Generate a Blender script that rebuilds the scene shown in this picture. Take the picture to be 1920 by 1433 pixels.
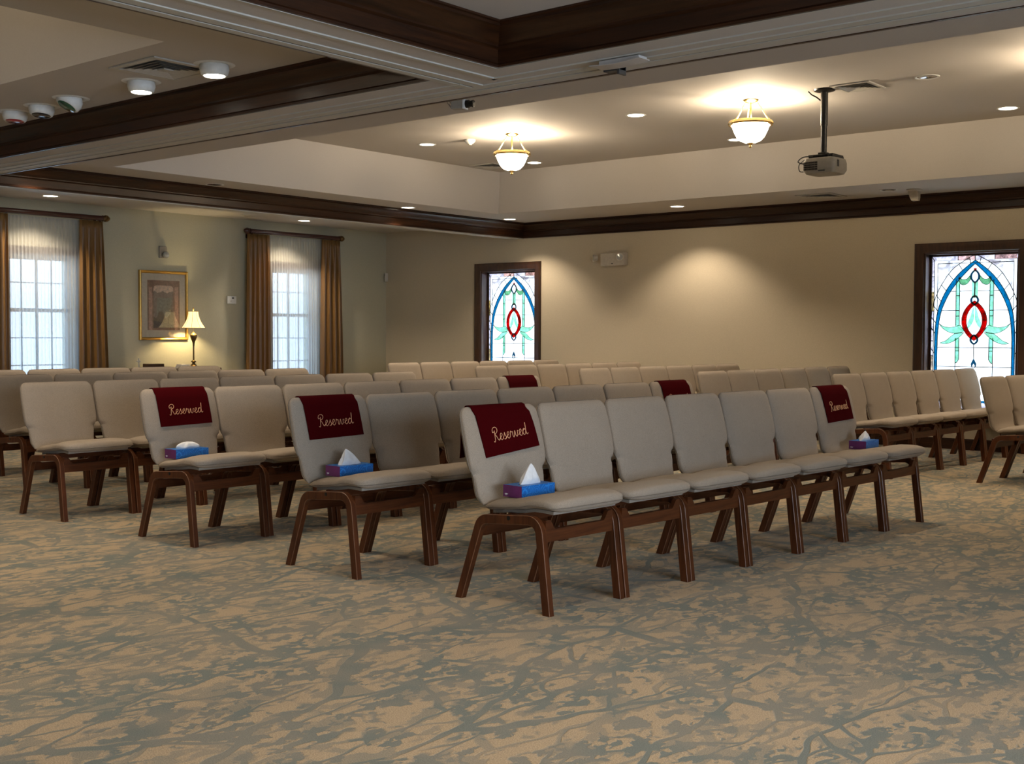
import bpy, math, random
from math import sin, cos, pi, radians, sqrt, atan2
from mathutils import Vector, Matrix

random.seed(7)
for o in list(bpy.data.objects):
    bpy.data.objects.remove(o)
SC = bpy.context.scene
COL = SC.collection

# ------------------------------------------------------------------ camera
YAW, PITCH, ROLL, FPX, EYE = 0.69476, -0.03926, 0.00435, 2260.9, 1.2114
fw = Vector((-sin(YAW) * cos(PITCH), cos(YAW) * cos(PITCH), sin(PITCH)))
rt = fw.cross(Vector((0, 0, 1))).normalized()
up = rt.cross(fw)
r2 = rt * cos(ROLL) + up * sin(ROLL)
u2 = -rt * sin(ROLL) + up * cos(ROLL)
camd = bpy.data.cameras.new('camera')
camd.sensor_fit = 'HORIZONTAL'
camd.sensor_width = 36.0
camd.lens = FPX / 1920 * 36.0
camd.clip_start = 0.05
camd.clip_end = 200
cam = bpy.data.objects.new('camera', camd)
COL.objects.link(cam)
cam.matrix_world = Matrix(((r2.x, u2.x, -fw.x, 0), (r2.y, u2.y, -fw.y, 0), (r2.z, u2.z, -fw.z, EYE), (0, 0, 0, 1)))
SC.camera = cam

# ------------------------------------------------------------------ world, view, light levels
SC.view_settings.view_transform = 'Standard'
SC.view_settings.look = 'None'
SC.view_settings.gamma = 1.0
SC.view_settings.use_curve_mapping = False
SC.view_settings.exposure = 0.60
W = bpy.data.worlds.new('daylight')
SC.world = W
W.use_nodes = True
W.node_tree.nodes['Background'].inputs[0].default_value = (0.62, 0.78, 1.0, 1)
W.node_tree.nodes['Background'].inputs[1].default_value = 1.5
SC.cycles.max_bounces = 5
SC.cycles.diffuse_bounces = 3
SC.cycles.use_adaptive_sampling = True
SC.cycles.adaptive_threshold = 0.10
SC.cycles.adaptive_min_samples = 16
SC.cycles.light_sampling_threshold = 0.03
SC.cycles.glossy_bounces = 2
SC.cycles.transmission_bounces = 6
SC.cycles.transparent_max_bounces = 8
SC.cycles.sample_clamp_indirect = 4.0
SC.cycles.caustics_reflective = False
SC.cycles.caustics_refractive = False

WARM = (1.0, 0.83, 0.64)
DAY = (0.66, 0.80, 1.0)
P_SPOT = 78.0        # recessed downlights
P_PEND = 52.0        # bowl pendants
P_WIN = 17.0        # each curtained window, daylight
P_GLASS = 34.0       # each stained glass window, daylight
P_SIDE = 175.0       # each window in the right wall, daylight
P_LAMP = 20.0         # table lamp

# ------------------------------------------------------------------ room numbers (metres)
XL, XR, YB, YF = -13.353, 3.6, 12.998, -4.2      # left wall, right wall, back wall, wall behind the camera
H1, H2, H3 = 2.545, 2.749, 3.254                 # beam underside, ring ceiling, tray top
XBEAM = -10.64                                   # wood face of the beam along the left aisle
AY0, AY1 = 4.64, 5.10                            # header parallel to the back wall
BX0, BX1 = -4.43, -3.97                          # header parallel to the left wall
FR = (XBEAM, XR, AY1, YB)                        # far bay
LB = (XBEAM, BX0, YF, AY0)                       # left near bay
RB = (BX1, XR, YF, AY0)                          # right near bay
PITCHW = 0.53


# ================================================================== materials
def new_mat(name):
    m = bpy.data.materials.new(name)
    m.use_nodes = True
    nt = m.node_tree
    return m, nt, nt.nodes['Principled BSDF']


def N(nt, kind, **kw):
    n = nt.nodes.new(kind)
    for k, v in kw.items():
        setattr(n, k, v)
    return n


def setin(n, **kw):
    for k, v in kw.items():
        n.inputs[k.replace('_', ' ')].default_value = v


def ramp(nt, fac, stops, interp='LINEAR'):
    r = N(nt, 'ShaderNodeValToRGB')
    r.color_ramp.interpolation = interp
    while len(r.color_ramp.elements) < len(stops):
        r.color_ramp.elements.new(0.5)
    for e, (p, c) in zip(r.color_ramp.elements, stops):
        e.position = p
        e.color = (c[0], c[1], c[2], 1)
    nt.links.new(fac, r.inputs[0])
    return r.outputs[0]


def noise(nt, vec, scale, detail=3, rough=0.5, dist=0.0):
    n = N(nt, 'ShaderNodeTexNoise')
    n.inputs['Scale'].default_value = scale
    n.inputs['Detail'].default_value = detail
    n.inputs['Roughness'].default_value = rough
    n.inputs['Distortion'].default_value = dist
    if vec is not None:
        nt.links.new(vec, n.inputs['Vector'])
    return n


def math_node(nt, op, a, b=None, clamp=False):
    n = N(nt, 'ShaderNodeMath', operation=op)
    n.use_clamp = clamp
    for i, v in enumerate((a, b)):
        if v is None:
            continue
        if isinstance(v, (int, float)):
            n.inputs[i].default_value = v
        else:
            nt.links.new(v, n.inputs[i])
    return n.outputs[0]


def mix_rgb(nt, fac, a, b, mode='MIX'):
    n = N(nt, 'ShaderNodeMix', data_type='RGBA', blend_type=mode)
    if isinstance(fac, (int, float)):
        n.inputs[0].default_value = fac
    else:
        nt.links.new(fac, n.inputs[0])
    for i, v in ((6, a), (7, b)):
        if isinstance(v, tuple):
            n.inputs[i].default_value = (v[0], v[1], v[2], 1)
        else:
            nt.links.new(v, n.inputs[i])
    return n.outputs[2]


def bump(nt, bsdf, height, strength, distance):
    b = N(nt, 'ShaderNodeBump')
    b.inputs['Strength'].default_value = strength
    b.inputs['Distance'].default_value = distance
    nt.links.new(height, b.inputs['Height'])
    nt.links.new(b.outputs[0], bsdf.inputs['Normal'])


def coords(nt, which='Object', scale=(1, 1, 1), rot=(0, 0, 0)):
    tc = N(nt, 'ShaderNodeTexCoord')
    mp = N(nt, 'ShaderNodeMapping')
    mp.inputs['Scale'].default_value = scale
    mp.inputs['Rotation'].default_value = rot
    nt.links.new(tc.outputs[which], mp.inputs[0])
    return mp.outputs[0]


def paint(name, col, var=0.04, rough=0.85, bs=0.25, grain=160):
    m, nt, b = new_mat(name)
    v = coords(nt)
    n = noise(nt, v, grain, 3)
    lo = tuple(c * (1 - var) for c in col)
    hi = tuple(c * (1 + var) for c in col)
    nt.links.new(ramp(nt, n.outputs[0], [(0.3, lo), (0.7, hi)]), b.inputs['Base Color'])
    setin(b, Roughness=rough)
    bump(nt, b, n.outputs[0], bs, 0.002)
    return m


def plain(name, col, rough=0.5, metal=0.0, coat=0.0, var=0.06, scale=40):
    m, nt, b = new_mat(name)
    v = coords(nt)
    n = noise(nt, v, scale, 2)
    lo = tuple(c * (1 - var) for c in col)
    hi = tuple(min(1, c * (1 + var)) for c in col)
    nt.links.new(ramp(nt, n.outputs[0], [(0.3, lo), (0.7, hi)]), b.inputs['Base Color'])
    setin(b, Roughness=rough, Metallic=metal)
    b.inputs['Coat Weight'].default_value = coat
    b.inputs['Coat Roughness'].default_value = 0.15
    return m


def wood(name, dark, light, axis=0, rough=0.38, coat=0.25, s=1.0, spec=0.5):
    m, nt, b = new_mat(name)
    sc = [22 * s, 22 * s, 22 * s]
    sc[axis] = 1.4 * s
    v = coords(nt, scale=tuple(sc))
    n = noise(nt, v, 1.0, 5, 0.6, 1.2)
    n2 = noise(nt, v, 6.0, 2, 0.5)
    f = math_node(nt, 'ADD', math_node(nt, 'MULTIPLY', n.outputs[0], 0.75), math_node(nt, 'MULTIPLY', n2.outputs[0], 0.25))
    nt.links.new(ramp(nt, f, [(0.32, dark), (0.68, light)]), b.inputs['Base Color'])
    setin(b, Roughness=rough)
    b.inputs['Specular IOR Level'].default_value = spec
    b.inputs['Coat Weight'].default_value = coat
    b.inputs['Coat Roughness'].default_value = 0.2
    bump(nt, b, n2.outputs[0], 0.08, 0.001)
    return m


def fabric(name, col, var=0.22, scale=420, sheen=0.25, bs=0.35, spec=0.15, rough=0.95):
    m, nt, b = new_mat(name)
    v = coords(nt)
    n = noise(nt, v, scale, 2, 0.6)
    n2 = noise(nt, v, 9, 2, 0.5)
    lo = tuple(c * (1 - var) for c in col)
    hi = tuple(c * (1 + var) for c in col)
    c1 = ramp(nt, n.outputs[0], [(0.3, lo), (0.7, hi)])
    c2 = mix_rgb(nt, n2.outputs[0], (0.94, 0.94, 0.94), (1.05, 1.05, 1.05))
    nt.links.new(mix_rgb(nt, 1.0, c1, c2, 'MULTIPLY'), b.inputs['Base Color'])
    setin(b, Roughness=rough)
    b.inputs['Sheen Weight'].default_value = sheen
    b.inputs['Sheen Tint'].default_value = (min(1, col[0] * 2.5), min(1, col[1] * 2.5), min(1, col[2] * 2.5), 1)
    b.inputs['Specular IOR Level'].default_value = spec
    bump(nt, b, n.outputs[0], bs, 0.0015)
    return m


def emit(name, col, strength, base=(0.9, 0.9, 0.9)):
    m, nt, b = new_mat(name)
    b.inputs['Base Color'].default_value = (base[0], base[1], base[2], 1)
    b.inputs['Emission Color'].default_value = (col[0], col[1], col[2], 1)
    b.inputs['Emission Strength'].default_value = strength
    setin(b, Roughness=0.3)
    v = coords(nt)
    n = noise(nt, v, 30, 2)
    nt.links.new(ramp(nt, n.outputs[0], [(0.3, tuple(c * .97 for c in base)), (0.7, base)]), b.inputs['Base Color'])
    return m


def tinted(name, col, rough_trans=0.0, mottled=0.12, scale=14):
    """coloured clear glass piece: filters what is seen and lit through it"""
    m = bpy.data.materials.new(name)
    m.use_nodes = True
    nt = m.node_tree
    nt.nodes.clear()
    out = N(nt, 'ShaderNodeOutputMaterial')
    tr = N(nt, 'ShaderNodeBsdfTransparent')
    gl = N(nt, 'ShaderNodeBsdfGlossy')
    gl.inputs['Roughness'].default_value = 0.15
    mx = N(nt, 'ShaderNodeMixShader')
    mx.inputs[0].default_value = 0.04
    v = coords(nt)
    n = noise(nt, v, scale, 3, 0.6, 0.8)
    lo = tuple(c * (1 - mottled * 2) for c in col)
    hi = tuple(min(1, c * (1 + mottled)) for c in col)
    nt.links.new(ramp(nt, n.outputs[0], [(0.3, lo), (0.7, hi)]), tr.inputs[0])
    nt.links.new(tr.outputs[0], mx.inputs[1])
    nt.links.new(gl.outputs[0], mx.inputs[2])
    nt.links.new(mx.outputs[0], out.inputs[0])
    return m


def opal(name, cols, scale=3.0):
    """opalescent sheet glass: scatters the daylight that falls on its outside"""
    m = bpy.data.materials.new(name)
    m.use_nodes = True
    nt = m.node_tree
    nt.nodes.clear()
    out = N(nt, 'ShaderNodeOutputMaterial')
    tl = N(nt, 'ShaderNodeBsdfTranslucent')
    df = N(nt, 'ShaderNodeBsdfDiffuse')
    mx = N(nt, 'ShaderNodeMixShader')
    mx.inputs[0].default_value = 0.15
    v = coords(nt)
    n = noise(nt, v, scale, 4, 0.6, 1.5)
    k = len(cols)
    c = ramp(nt, n.outputs[0], [(0.25 + 0.5 * i / max(1, k - 1), cols[i]) for i in range(k)])
    nt.links.new(c, tl.inputs[0])
    nt.links.new(c, df.inputs[0])
    nt.links.new(tl.outputs[0], mx.inputs[1])
    nt.links.new(df.outputs[0], mx.inputs[2])
    nt.links.new(mx.outputs[0], out.inputs[0])
    return m


def sheer(name):
    m = bpy.data.materials.new(name)
    m.use_nodes = True
    nt = m.node_tree
    nt.nodes.clear()
    out = N(nt, 'ShaderNodeOutputMaterial')
    tr = N(nt, 'ShaderNodeBsdfTransparent')
    tl = N(nt, 'ShaderNodeBsdfTranslucent')
    df = N(nt, 'ShaderNodeBsdfDiffuse')
    v = coords(nt, scale=(1, 60, 4))
    n = noise(nt, v, 3, 3)
    c = ramp(nt, n.outputs[0], [(0.3, (0.80, 0.80, 0.78)), (0.7, (0.92, 0.92, 0.90))])
    nt.links.new(c, tl.inputs[0])
    nt.links.new(c, df.inputs[0])
    m1 = N(nt, 'ShaderNodeMixShader')
    m1.inputs[0].default_value = 0.45
    nt.links.new(tl.outputs[0], m1.inputs[1])
    nt.links.new(df.outputs[0], m1.inputs[2])
    m2 = N(nt, 'ShaderNodeMixShader')
    lw = N(nt, 'ShaderNodeLayerWeight')
    lw.inputs[0].default_value = 0.35
    f = math_node(nt, 'ADD', math_node(nt, 'MULTIPLY', lw.outputs['Facing'], 0.5), 0.46, clamp=True)
    nt.links.new(f, m2.inputs[0])
    nt.links.new(tr.outputs[0], m2.inputs[1])
    nt.links.new(m1.outputs[0], m2.inputs[2])
    nt.links.new(m2.outputs[0], out.inputs[0])
    return m


def pane_mat(name):
    m = bpy.data.materials.new(name)
    m.use_nodes = True
    nt = m.node_tree
    nt.nodes.clear()
    out = N(nt, 'ShaderNodeOutputMaterial')
    tr = N(nt, 'ShaderNodeBsdfTransparent')
    gl = N(nt, 'ShaderNodeBsdfGlossy')
    gl.inputs['Roughness'].default_value = 0.02
    mx = N(nt, 'ShaderNodeMixShader')
    fr = N(nt, 'ShaderNodeFresnel')
    nt.links.new(fr.outputs[0], mx.inputs[0])
    nt.links.new(tr.outputs[0], mx.inputs[1])
    nt.links.new(gl.outputs[0], mx.inputs[2])
    nt.links.new(mx.outputs[0], out.inputs[0])
    return m


def carpet_mat():
    m, nt, b = new_mat('patterned_carpet')
    tc = N(nt, 'ShaderNodeTexCoord')
    base = tc.outputs['Object']

    def warped(rot, scale, wscale, wamt, off=(0, 0, 0)):
        wn = noise(nt, base, wscale, 3, 0.55)
        vm = N(nt, 'ShaderNodeVectorMath', operation='SUBTRACT')
        nt.links.new(wn.outputs['Color'], vm.inputs[0])
        vm.inputs[1].default_value = (0.5, 0.5, 0.5)
        vs = N(nt, 'ShaderNodeVectorMath', operation='SCALE')
        nt.links.new(vm.outputs[0], vs.inputs[0])
        vs.inputs['Scale'].default_value = wamt
        va = N(nt, 'ShaderNodeVectorMath', operation='ADD')
        nt.links.new(base, va.inputs[0])
        nt.links.new(vs.outputs[0], va.inputs[1])
        mp = N(nt, 'ShaderNodeMapping')
        mp.inputs['Rotation'].default_value = (0, 0, rot)
        mp.inputs['Scale'].default_value = scale
        mp.inputs['Location'].default_value = off
        nt.links.new(va.outputs[0], mp.inputs[0])
        return mp.outputs[0]

    def edges(vec, scale, w0, w1):
        vo = N(nt, 'ShaderNodeTexVoronoi', feature='DISTANCE_TO_EDGE', voronoi_dimensions='2D')
        vo.inputs['Scale'].default_value = scale
        nt.links.new(vec, vo.inputs['Vector'])
        mr = N(nt, 'ShaderNodeMapRange')
        mr.inputs['From Min'].default_value = w0
        mr.inputs['From Max'].default_value = w1
        mr.inputs['To Min'].default_value = 1
        mr.inputs['To Max'].default_value = 0
        nt.links.new(vo.outputs['Distance'], mr.inputs['Value'])
        return mr.outputs[0]

    def blobs(vec, scale, t0, t1, detail=3, rough=0.6):
        n = noise(nt, vec, scale, detail, rough)
        mr = N(nt, 'ShaderNodeMapRange')
        mr.inputs['From Min'].default_value = t0
        mr.inputs['From Max'].default_value = t1
        nt.links.new(n.outputs[0], mr.inputs['Value'])
        return mr.outputs[0]

    # main stems: long strokes running along the rows of chairs
    stems = edges(warped(-0.06, (1.0, 0.40, 1), 1.1, 0.42), 2.1, 0.020, 0.029)
    smask = blobs(warped(0.3, (1, 0.5, 1), 1.0, 0.2, (4, 4, 0)), 1.1, 0.36, 0.40, 2)
    stems = math_node(nt, 'MULTIPLY', stems, smask)
    # side branches leaning off the stems
    twigs = edges(warped(-0.42, (1.0, 0.38, 1), 1.8, 0.22, (3.1, 1.7, 0)), 3.1, 0.014, 0.024)
    tmask = blobs(warped(0.2, (1, 0.6, 1), 1.0, 0.2, (9, 4, 0)), 1.9, 0.45, 0.48, 2)
    twigs = math_node(nt, 'MULTIPLY', twigs, tmask)
    twigs2 = edges(warped(0.40, (1.0, 0.40, 1), 1.8, 0.22, (7.1, 3.7, 0)), 3.3, 0.015, 0.025)
    tmask2 = blobs(warped(0.2, (1, 0.6, 1), 1.0, 0.2, (1, 14, 0)), 2.1, 0.50, 0.53, 2)
    twigs = math_node(nt, 'MAXIMUM', twigs, math_node(nt, 'MULTIPLY', twigs2, tmask2))
    # leaves: small ragged shapes gathered in clusters
    lf = blobs(warped(0.3, (1.0, 0.62, 1), 16.0, 0.05, (1.3, 5.1, 0)), 17.0, 0.475, 0.515, 2, 0.55)
    lmask = blobs(warped(0.1, (1, 0.60, 1), 5.0, 0.18, (2, 8, 0)), 3.6, 0.450, 0.490, 3)
    leaves = math_node(nt, 'MULTIPLY', lf, lmask)
    # solid ragged patches where leaves overlap
    patch = blobs(warped(0.15, (1.0, 0.62, 1), 14.0, 0.07, (6, 2, 0)), 6.5, 0.585, 0.605, 4, 0.66)
    # a paler second layer of leaves and strokes behind
    pale = blobs(warped(0.2, (1.0, 0.50, 1), 12.0, 0.06, (11, 3, 0)), 10.0, 0.520, 0.560, 3, 0.6)
    pst = edges(warped(0.10, (1.0, 0.36, 1), 1.5, 0.30, (5, 9, 0)), 3.4, 0.022, 0.034)
    pale = math_node(nt, 'MULTIPLY', math_node(nt, 'MAXIMUM', pale, pst), 0.58)
    s = math_node(nt, 'MAXIMUM', math_node(nt, 'MAXIMUM', math_node(nt, 'MAXIMUM', stems, twigs), math_node(nt, 'MAXIMUM', leaves, patch)), pale)
    # pile grain
    g = noise(nt, base, 240, 2, 0.7)
    g2 = noise(nt, base, 700, 1, 0.5)
    tone = noise(nt, base, 3.0, 2, 0.5)
    tan = ramp(nt, g.outputs[0], [(0.3, (0.26, 0.188, 0.108)), (0.7, (0.60, 0.458, 0.285))])
    grey = ramp(nt, g.outputs[0], [(0.3, (0.130, 0.142, 0.118)), (0.7, (0.215, 0.230, 0.192))])
    grey2 = ramp(nt, g.outputs[0], [(0.3, (0.180, 0.168, 0.130)), (0.7, (0.280, 0.260, 0.200))])
    gmix = mix_rgb(nt, ramp(nt, tone.outputs[0], [(0.42, (0, 0, 0)), (0.58, (1, 1, 1))]), grey, grey2)
    nt.links.new(mix_rgb(nt, s, tan, gmix), b.inputs['Base Color'])
    setin(b, Roughness=1.0)
    b.inputs['Specular IOR Level'].default_value = 0.05
    b.inputs['Sheen Weight'].default_value = 0.12
    h = math_node(nt, 'SUBTRACT', math_node(nt, 'ADD', math_node(nt, 'MULTIPLY', g.outputs[0], 0.5), math_node(nt, 'MULTIPLY', g2.outputs[0], 0.5)),
                  math_node(nt, 'MULTIPLY', s, 0.8))
    bump(nt, b, h, 0.6, 0.004)
    return m


M = {}
M['carpet'] = carpet_mat()
M['wall'] = paint('wallpaper_cream', (0.55, 0.475, 0.345), 0.06)
M['wall_left'] = paint('wallpaper_sage_cream', (0.50, 0.47, 0.34), 0.06)
M['ceiling'] = paint('ceiling_paint', (0.52, 0.485, 0.445), 0.03)
M['trimwhite'] = paint('off_white_trim_paint', (0.50, 0.48, 0.42), 0.03, 0.60, 0.05, 30)
M['crownX'] = wood('walnut_crown_lengthwise', (0.012, 0.0040, 0.0013), (0.052, 0.0170, 0.0048), 0, 0.38, 0.05, 1.0, 0.35)
M['crownY'] = wood('walnut_crown_crosswise', (0.012, 0.0040, 0.0013), (0.052, 0.0170, 0.0048), 1, 0.38, 0.05, 1.0, 0.35)
M['woodZ'] = wood('walnut_upright', (0.022, 0.008, 0.003), (0.070, 0.026, 0.009), 2, 0.33, 0.3)
M['chairwoodZ'] = wood('chair_walnut_upright', (0.040, 0.0105, 0.0030), (0.115, 0.034, 0.0095), 2, 0.42, 0.0, 1.0, 0.28)
M['chairwoodY'] = wood('chair_walnut_rail', (0.040, 0.0105, 0.0030), (0.115, 0.034, 0.0095), 1, 0.42, 0.0, 1.0, 0.28)
M['ply'] = wood('chair_ply_edge', (0.12, 0.048, 0.018), (0.22, 0.10, 0.045), 2, 0.45, 0.1)
M['fabric'] = fabric('oatmeal_upholstery', (0.335, 0.275, 0.210), 0.25, 420, 0.12)
M['fabric_under'] = fabric('seat_underside_cloth', (0.29, 0.25, 0.20))
M['piping'] = fabric('dark_seam_piping', (0.19, 0.155, 0.118))
M['velvet'] = fabric('burgundy_velvet', (0.048, 0.0008, 0.0018), 0.12, 300, 0.0, 0.15, 0.04)
M['thread'] = plain('peach_embroidery_thread', (0.80, 0.42, 0.22), 0.6)
M['gold_silk'] = fabric('gold_silk', (0.225, 0.115, 0.032), 0.12, 200, 0.1, 0.1, 0.6, 0.42)
M['sheer'] = sheer('sheer_white_voile')
M['rod'] = wood('mahogany_rod', (0.030, 0.008, 0.006), (0.075, 0.020, 0.014), 1, 0.35, 0.3)
M['finial'] = plain('antique_brass', (0.16, 0.10, 0.04), 0.35, 0.8)
M['brass'] = plain('polished_brass', (0.85, 0.60, 0.25), 0.22, 1.0)
M['bronze'] = plain('lamp_bronze', (0.16, 0.11, 0.05), 0.28, 0.9)
M['gold_frame'] = plain('gilt_frame', (0.50, 0.30, 0.07), 0.35, 0.7)
M['white'] = plain('white_plastic', (0.72, 0.72, 0.68), 0.45)
M['offwhite'] = plain('aged_white_plastic', (0.55, 0.50, 0.42), 0.5)
M['black'] = plain('black_metal', (0.012, 0.011, 0.010), 0.35, 0.3)
M['darkgrey'] = plain('dark_grey_plastic', (0.05, 0.05, 0.05), 0.5)
M['projector'] = plain('silver_grey_plastic', (0.30, 0.27, 0.22), 0.45)
M['vent'] = plain('vent_enamel', (0.50, 0.48, 0.43), 0.5)
M['ventdark'] = plain('vent_shadow_gap', (0.06, 0.055, 0.05), 0.8)
M['ventback'] = plain('vent_inner_plate', (0.30, 0.28, 0.25), 0.8)
M['lens_on'] = emit('lit_lamp_lens', (1.0, 0.90, 0.72), 7.0)
M['lens_off'] = plain('chrome_reflector', (0.75, 0.75, 0.78), 0.12, 1.0, 0, 0.3, 60)
M['bowl'] = emit('lit_alabaster_bowl', (1.0, 0.84, 0.62), 13.0)
M['shade'] = emit('lit_lamp_shade', (1.0, 0.72, 0.33), 1.05, (0.8, 0.7, 0.5))
M['lens_green'] = plain('green_filter_glass', (0.01, 0.09, 0.05), 0.12, 0, 0.6)
M['lens_dark'] = plain('dark_filter_glass', (0.01, 0.012, 0.02), 0.12, 0, 0.6)
M['lens_red'] = plain('red_filter_glass', (0.35, 0.03, 0.05), 0.15, 0, 0.6)
M['clearlens'] = plain('clear_lens_plastic', (0.45, 0.46, 0.44), 0.12, 0.2, 0.6)
M['mat_board'] = plain('cream_mat_board', (0.78, 0.68, 0.52), 0.12, 0, 0.7)
M['tissue'] = plain('white_tissue_paper', (0.78, 0.78, 0.77), 0.9)
M['mark'] = plain('white_print', (0.8, 0.8, 0.8), 0.6)
M['console'] = wood('console_walnut', (0.03, 0.012, 0.005), (0.09, 0.035, 0.014), 1, 0.35, 0.3)
M['glasspane'] = pane_mat('window_glass')
M['opal'] = opal('opalescent_white_glass', [(0.93, 0.95, 0.95), (0.97, 0.98, 0.97), (0.98, 0.95, 0.90)], 2.5)
M['opalborder'] = opal('opalescent_tinted_glass', [(0.62, 0.58, 0.72), (0.80, 0.74, 0.76), (0.88, 0.78, 0.52), (0.66, 0.50, 0.22)], 3.2)
M['g_blue'] = tinted('blue_glass', (0.008, 0.30, 0.47))
M['g_teal'] = tinted('teal_glass', (0.02, 0.16, 0.24))
M['g_red'] = tinted('red_glass', (0.52, 0.014, 0.014), mottled=0.3)
M['g_green'] = tinted('pale_green_glass', (0.42, 0.70, 0.56))
M['g_moss'] = tinted('moss_green_glass', (0.30, 0.52, 0.36))
M['g_cream'] = tinted('cream_glass', (0.90, 0.82, 0.55))
M['g_lilac'] = tinted('lilac_glass', (0.80, 0.76, 0.84), mottled=0.2)
M['lead'] = plain('lead_came', (0.03, 0.035, 0.03), 0.5, 0.3)


def tissue_box_mat():
    m, nt, b = new_mat('tissue_carton_blue_swirl')
    v = coords(nt, scale=(1, 1, 1))
    vo = N(nt, 'ShaderNodeTexVoronoi', feature='F1')
    vo.inputs['Scale'].default_value = 17
    nt.links.new(v, vo.inputs['Vector'])
    s = math_node(nt, 'SINE', math_node(nt, 'MULTIPLY', vo.outputs['Distance'], 40))
    c = ramp(nt, s, [(0.45, (0.004, 0.115, 0.42)), (0.85, (0.02, 0.22, 0.62))])
    nt.links.new(c, b.inputs['Base Color'])
    setin(b, Roughness=0.4)
    return m


M['box_blue'] = tissue_box_mat()
M['box_purple'] = plain('tissue_carton_purple', (0.135, 0.022, 0.125), 0.4, 0, 0, 0.2, 12)


# ================================================================== mesh helpers
class B:
    """collects faces; each face carries a material slot"""

    def __init__(self):
        self.v, self.f, self.m = [], [], []

    def add(self, verts, faces, mi=0):
        n = len(self.v)
        self.v += [tuple(p) for p in verts]
        self.f += [tuple(i + n for i in f) for f in faces]
        self.m += [mi] * len(faces)
        return self

    def box(self, x0, x1, y0, y1, z0, z1, mi=0):
        v = [(x0, y0, z0), (x1, y0, z0), (x1, y1, z0), (x0, y1, z0), (x0, y0, z1), (x1, y0, z1), (x1, y1, z1), (x0, y1, z1)]
        f = [(0, 3, 2, 1), (4, 5, 6, 7), (0, 1, 5, 4), (1, 2, 6, 5), (2, 3, 7, 6), (3, 0, 4, 7)]
        return self.add(v, f, mi)

    def tube(self, pts, r, n=8, mi=0, closed=False, ry=None):
        pts = [Vector(p) for p in pts]
        rings = []
        k = len(pts)
        prev = None
        for i in range(k):
            if closed:
                t = pts[(i + 1) % k] - pts[i - 1]
            else:
                t = pts[min(i + 1, k - 1)] - pts[max(i - 1, 0)]
            t.normalize()
            if prev is None:
                a = Vector((0, 0, 1)) if abs(t.z) < 0.9 else Vector((1, 0, 0))
            else:
                a = prev
            u = (a - t * a.dot(t))
            if u.length < 1e-6:
                u = Vector((1, 0, 0))
            u.normalize()
            prev = u
            w = t.cross(u)
            rr = r[i] if isinstance(r, (list, tuple)) else r
            rb = rr if ry is None else ry
            rings.append([pts[i] + u * (rr * cos(2 * pi * j / n)) + w * (rb * sin(2 * pi * j / n)) for j in range(n)])
        v = [p for ring in rings for p in ring]
        f = []
        m = k if closed else k - 1
        for i in range(m):
            a, c = i * n, ((i + 1) % k) * n
            for j in range(n):
                f.append((a + j, a + (j + 1) % n, c + (j + 1) % n, c + j))
        if not closed:
            f.append(tuple(range(n - 1, -1, -1)))
            f.append(tuple((k - 1) * n + j for j in range(n)))
        return self.add(v, f, mi)

    def lathe(self, prof, c=(0, 0, 0), n=24, mi=0, axis='z', cap=True):
        """prof: (radius, height) from bottom to top"""
        v, f = [], []
        for (r, h) in prof:
            for j in range(n):
                a = 2 * pi * j / n
                p = (r * cos(a), r * sin(a), h)
                if axis == 'x':
                    p = (h, r * cos(a), r * sin(a))
                if axis == 'y':
                    p = (r * sin(a), h, r * cos(a))
                v.append((p[0] + c[0], p[1] + c[1], p[2] + c[2]))
        for i in range(len(prof) - 1):
            for j in range(n):
                f.append((i * n + j, i * n + (j + 1) % n, (i + 1) * n + (j + 1) % n, (i + 1) * n + j))
        if cap:
            f.append(tuple(range(n - 1, -1, -1)))
            f.append(tuple((len(prof) - 1) * n + j for j in range(n)))
        return self.add(v, f, mi)

    def prism(self, poly, fn0, fn1, mi=0):
        """2-D outline pushed between two planes given as point functions"""
        n = len(poly)
        v = [fn0(*p) for p in poly] + [fn1(*p) for p in poly]
        f = [tuple(range(n - 1, -1, -1)), tuple(range(n, 2 * n))]
        for i in range(n):
            j = (i + 1) % n
            f.append((i, j, n + j, n + i))
        return self.add(v, f, mi)

    def loops(self, rings, mi=0, cap=True, closed=True):
        n = len(rings[0])
        v = [p for r in rings for p in r]
        f = []
        for i in range(len(rings) - 1):
            for j in range(n if closed else n - 1):
                f.append((i * n + j, i * n + (j + 1) % n, (i + 1) * n + (j + 1) % n, (i + 1) * n + j))
        if cap:
            f.append(tuple(range(n - 1, -1, -1)))
            f.append(tuple((len(rings) - 1) * n + j for j in range(n)))
        return self.add(v, f, mi)

    def make(self, name, mat, parent=None, smooth=False, loc=None, rotz=0.0, bevel=0.0, angle=40):
        me = bpy.data.meshes.new(name)
        me.from_pydata(self.v, [], self.f)
        mats = mat if isinstance(mat, (list, tuple)) else [mat]
        for mm in mats:
            me.materials.append(mm)
        for p, i in zip(me.polygons, self.m):
            p.material_index = i
        import bmesh
        bm = bmesh.new()
        bm.from_mesh(me)
        bmesh.ops.recalc_face_normals(bm, faces=bm.faces)
        bm.to_mesh(me)
        bm.free()
        if smooth:
            for p in me.polygons:
                p.use_smooth = True
            if smooth == 'auto':
                me.set_sharp_from_angle(angle=radians(angle))
        o = bpy.data.objects.new(name, me)
        COL.objects.link(o)
        if parent is not None:
            o.parent = parent
        if loc is not None:
            o.location = loc
        o.rotation_euler = (0, 0, rotz)
        if bevel > 0:
            md = o.modifiers.new('bevel', 'BEVEL')
            md.width = bevel
            md.segments = 2
            md.limit_method = 'ANGLE'
        return o


def tag(o, label, cat, group=None):
    o['label'] = label
    o['category'] = cat
    if group:
        o['group'] = group
    return o


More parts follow.
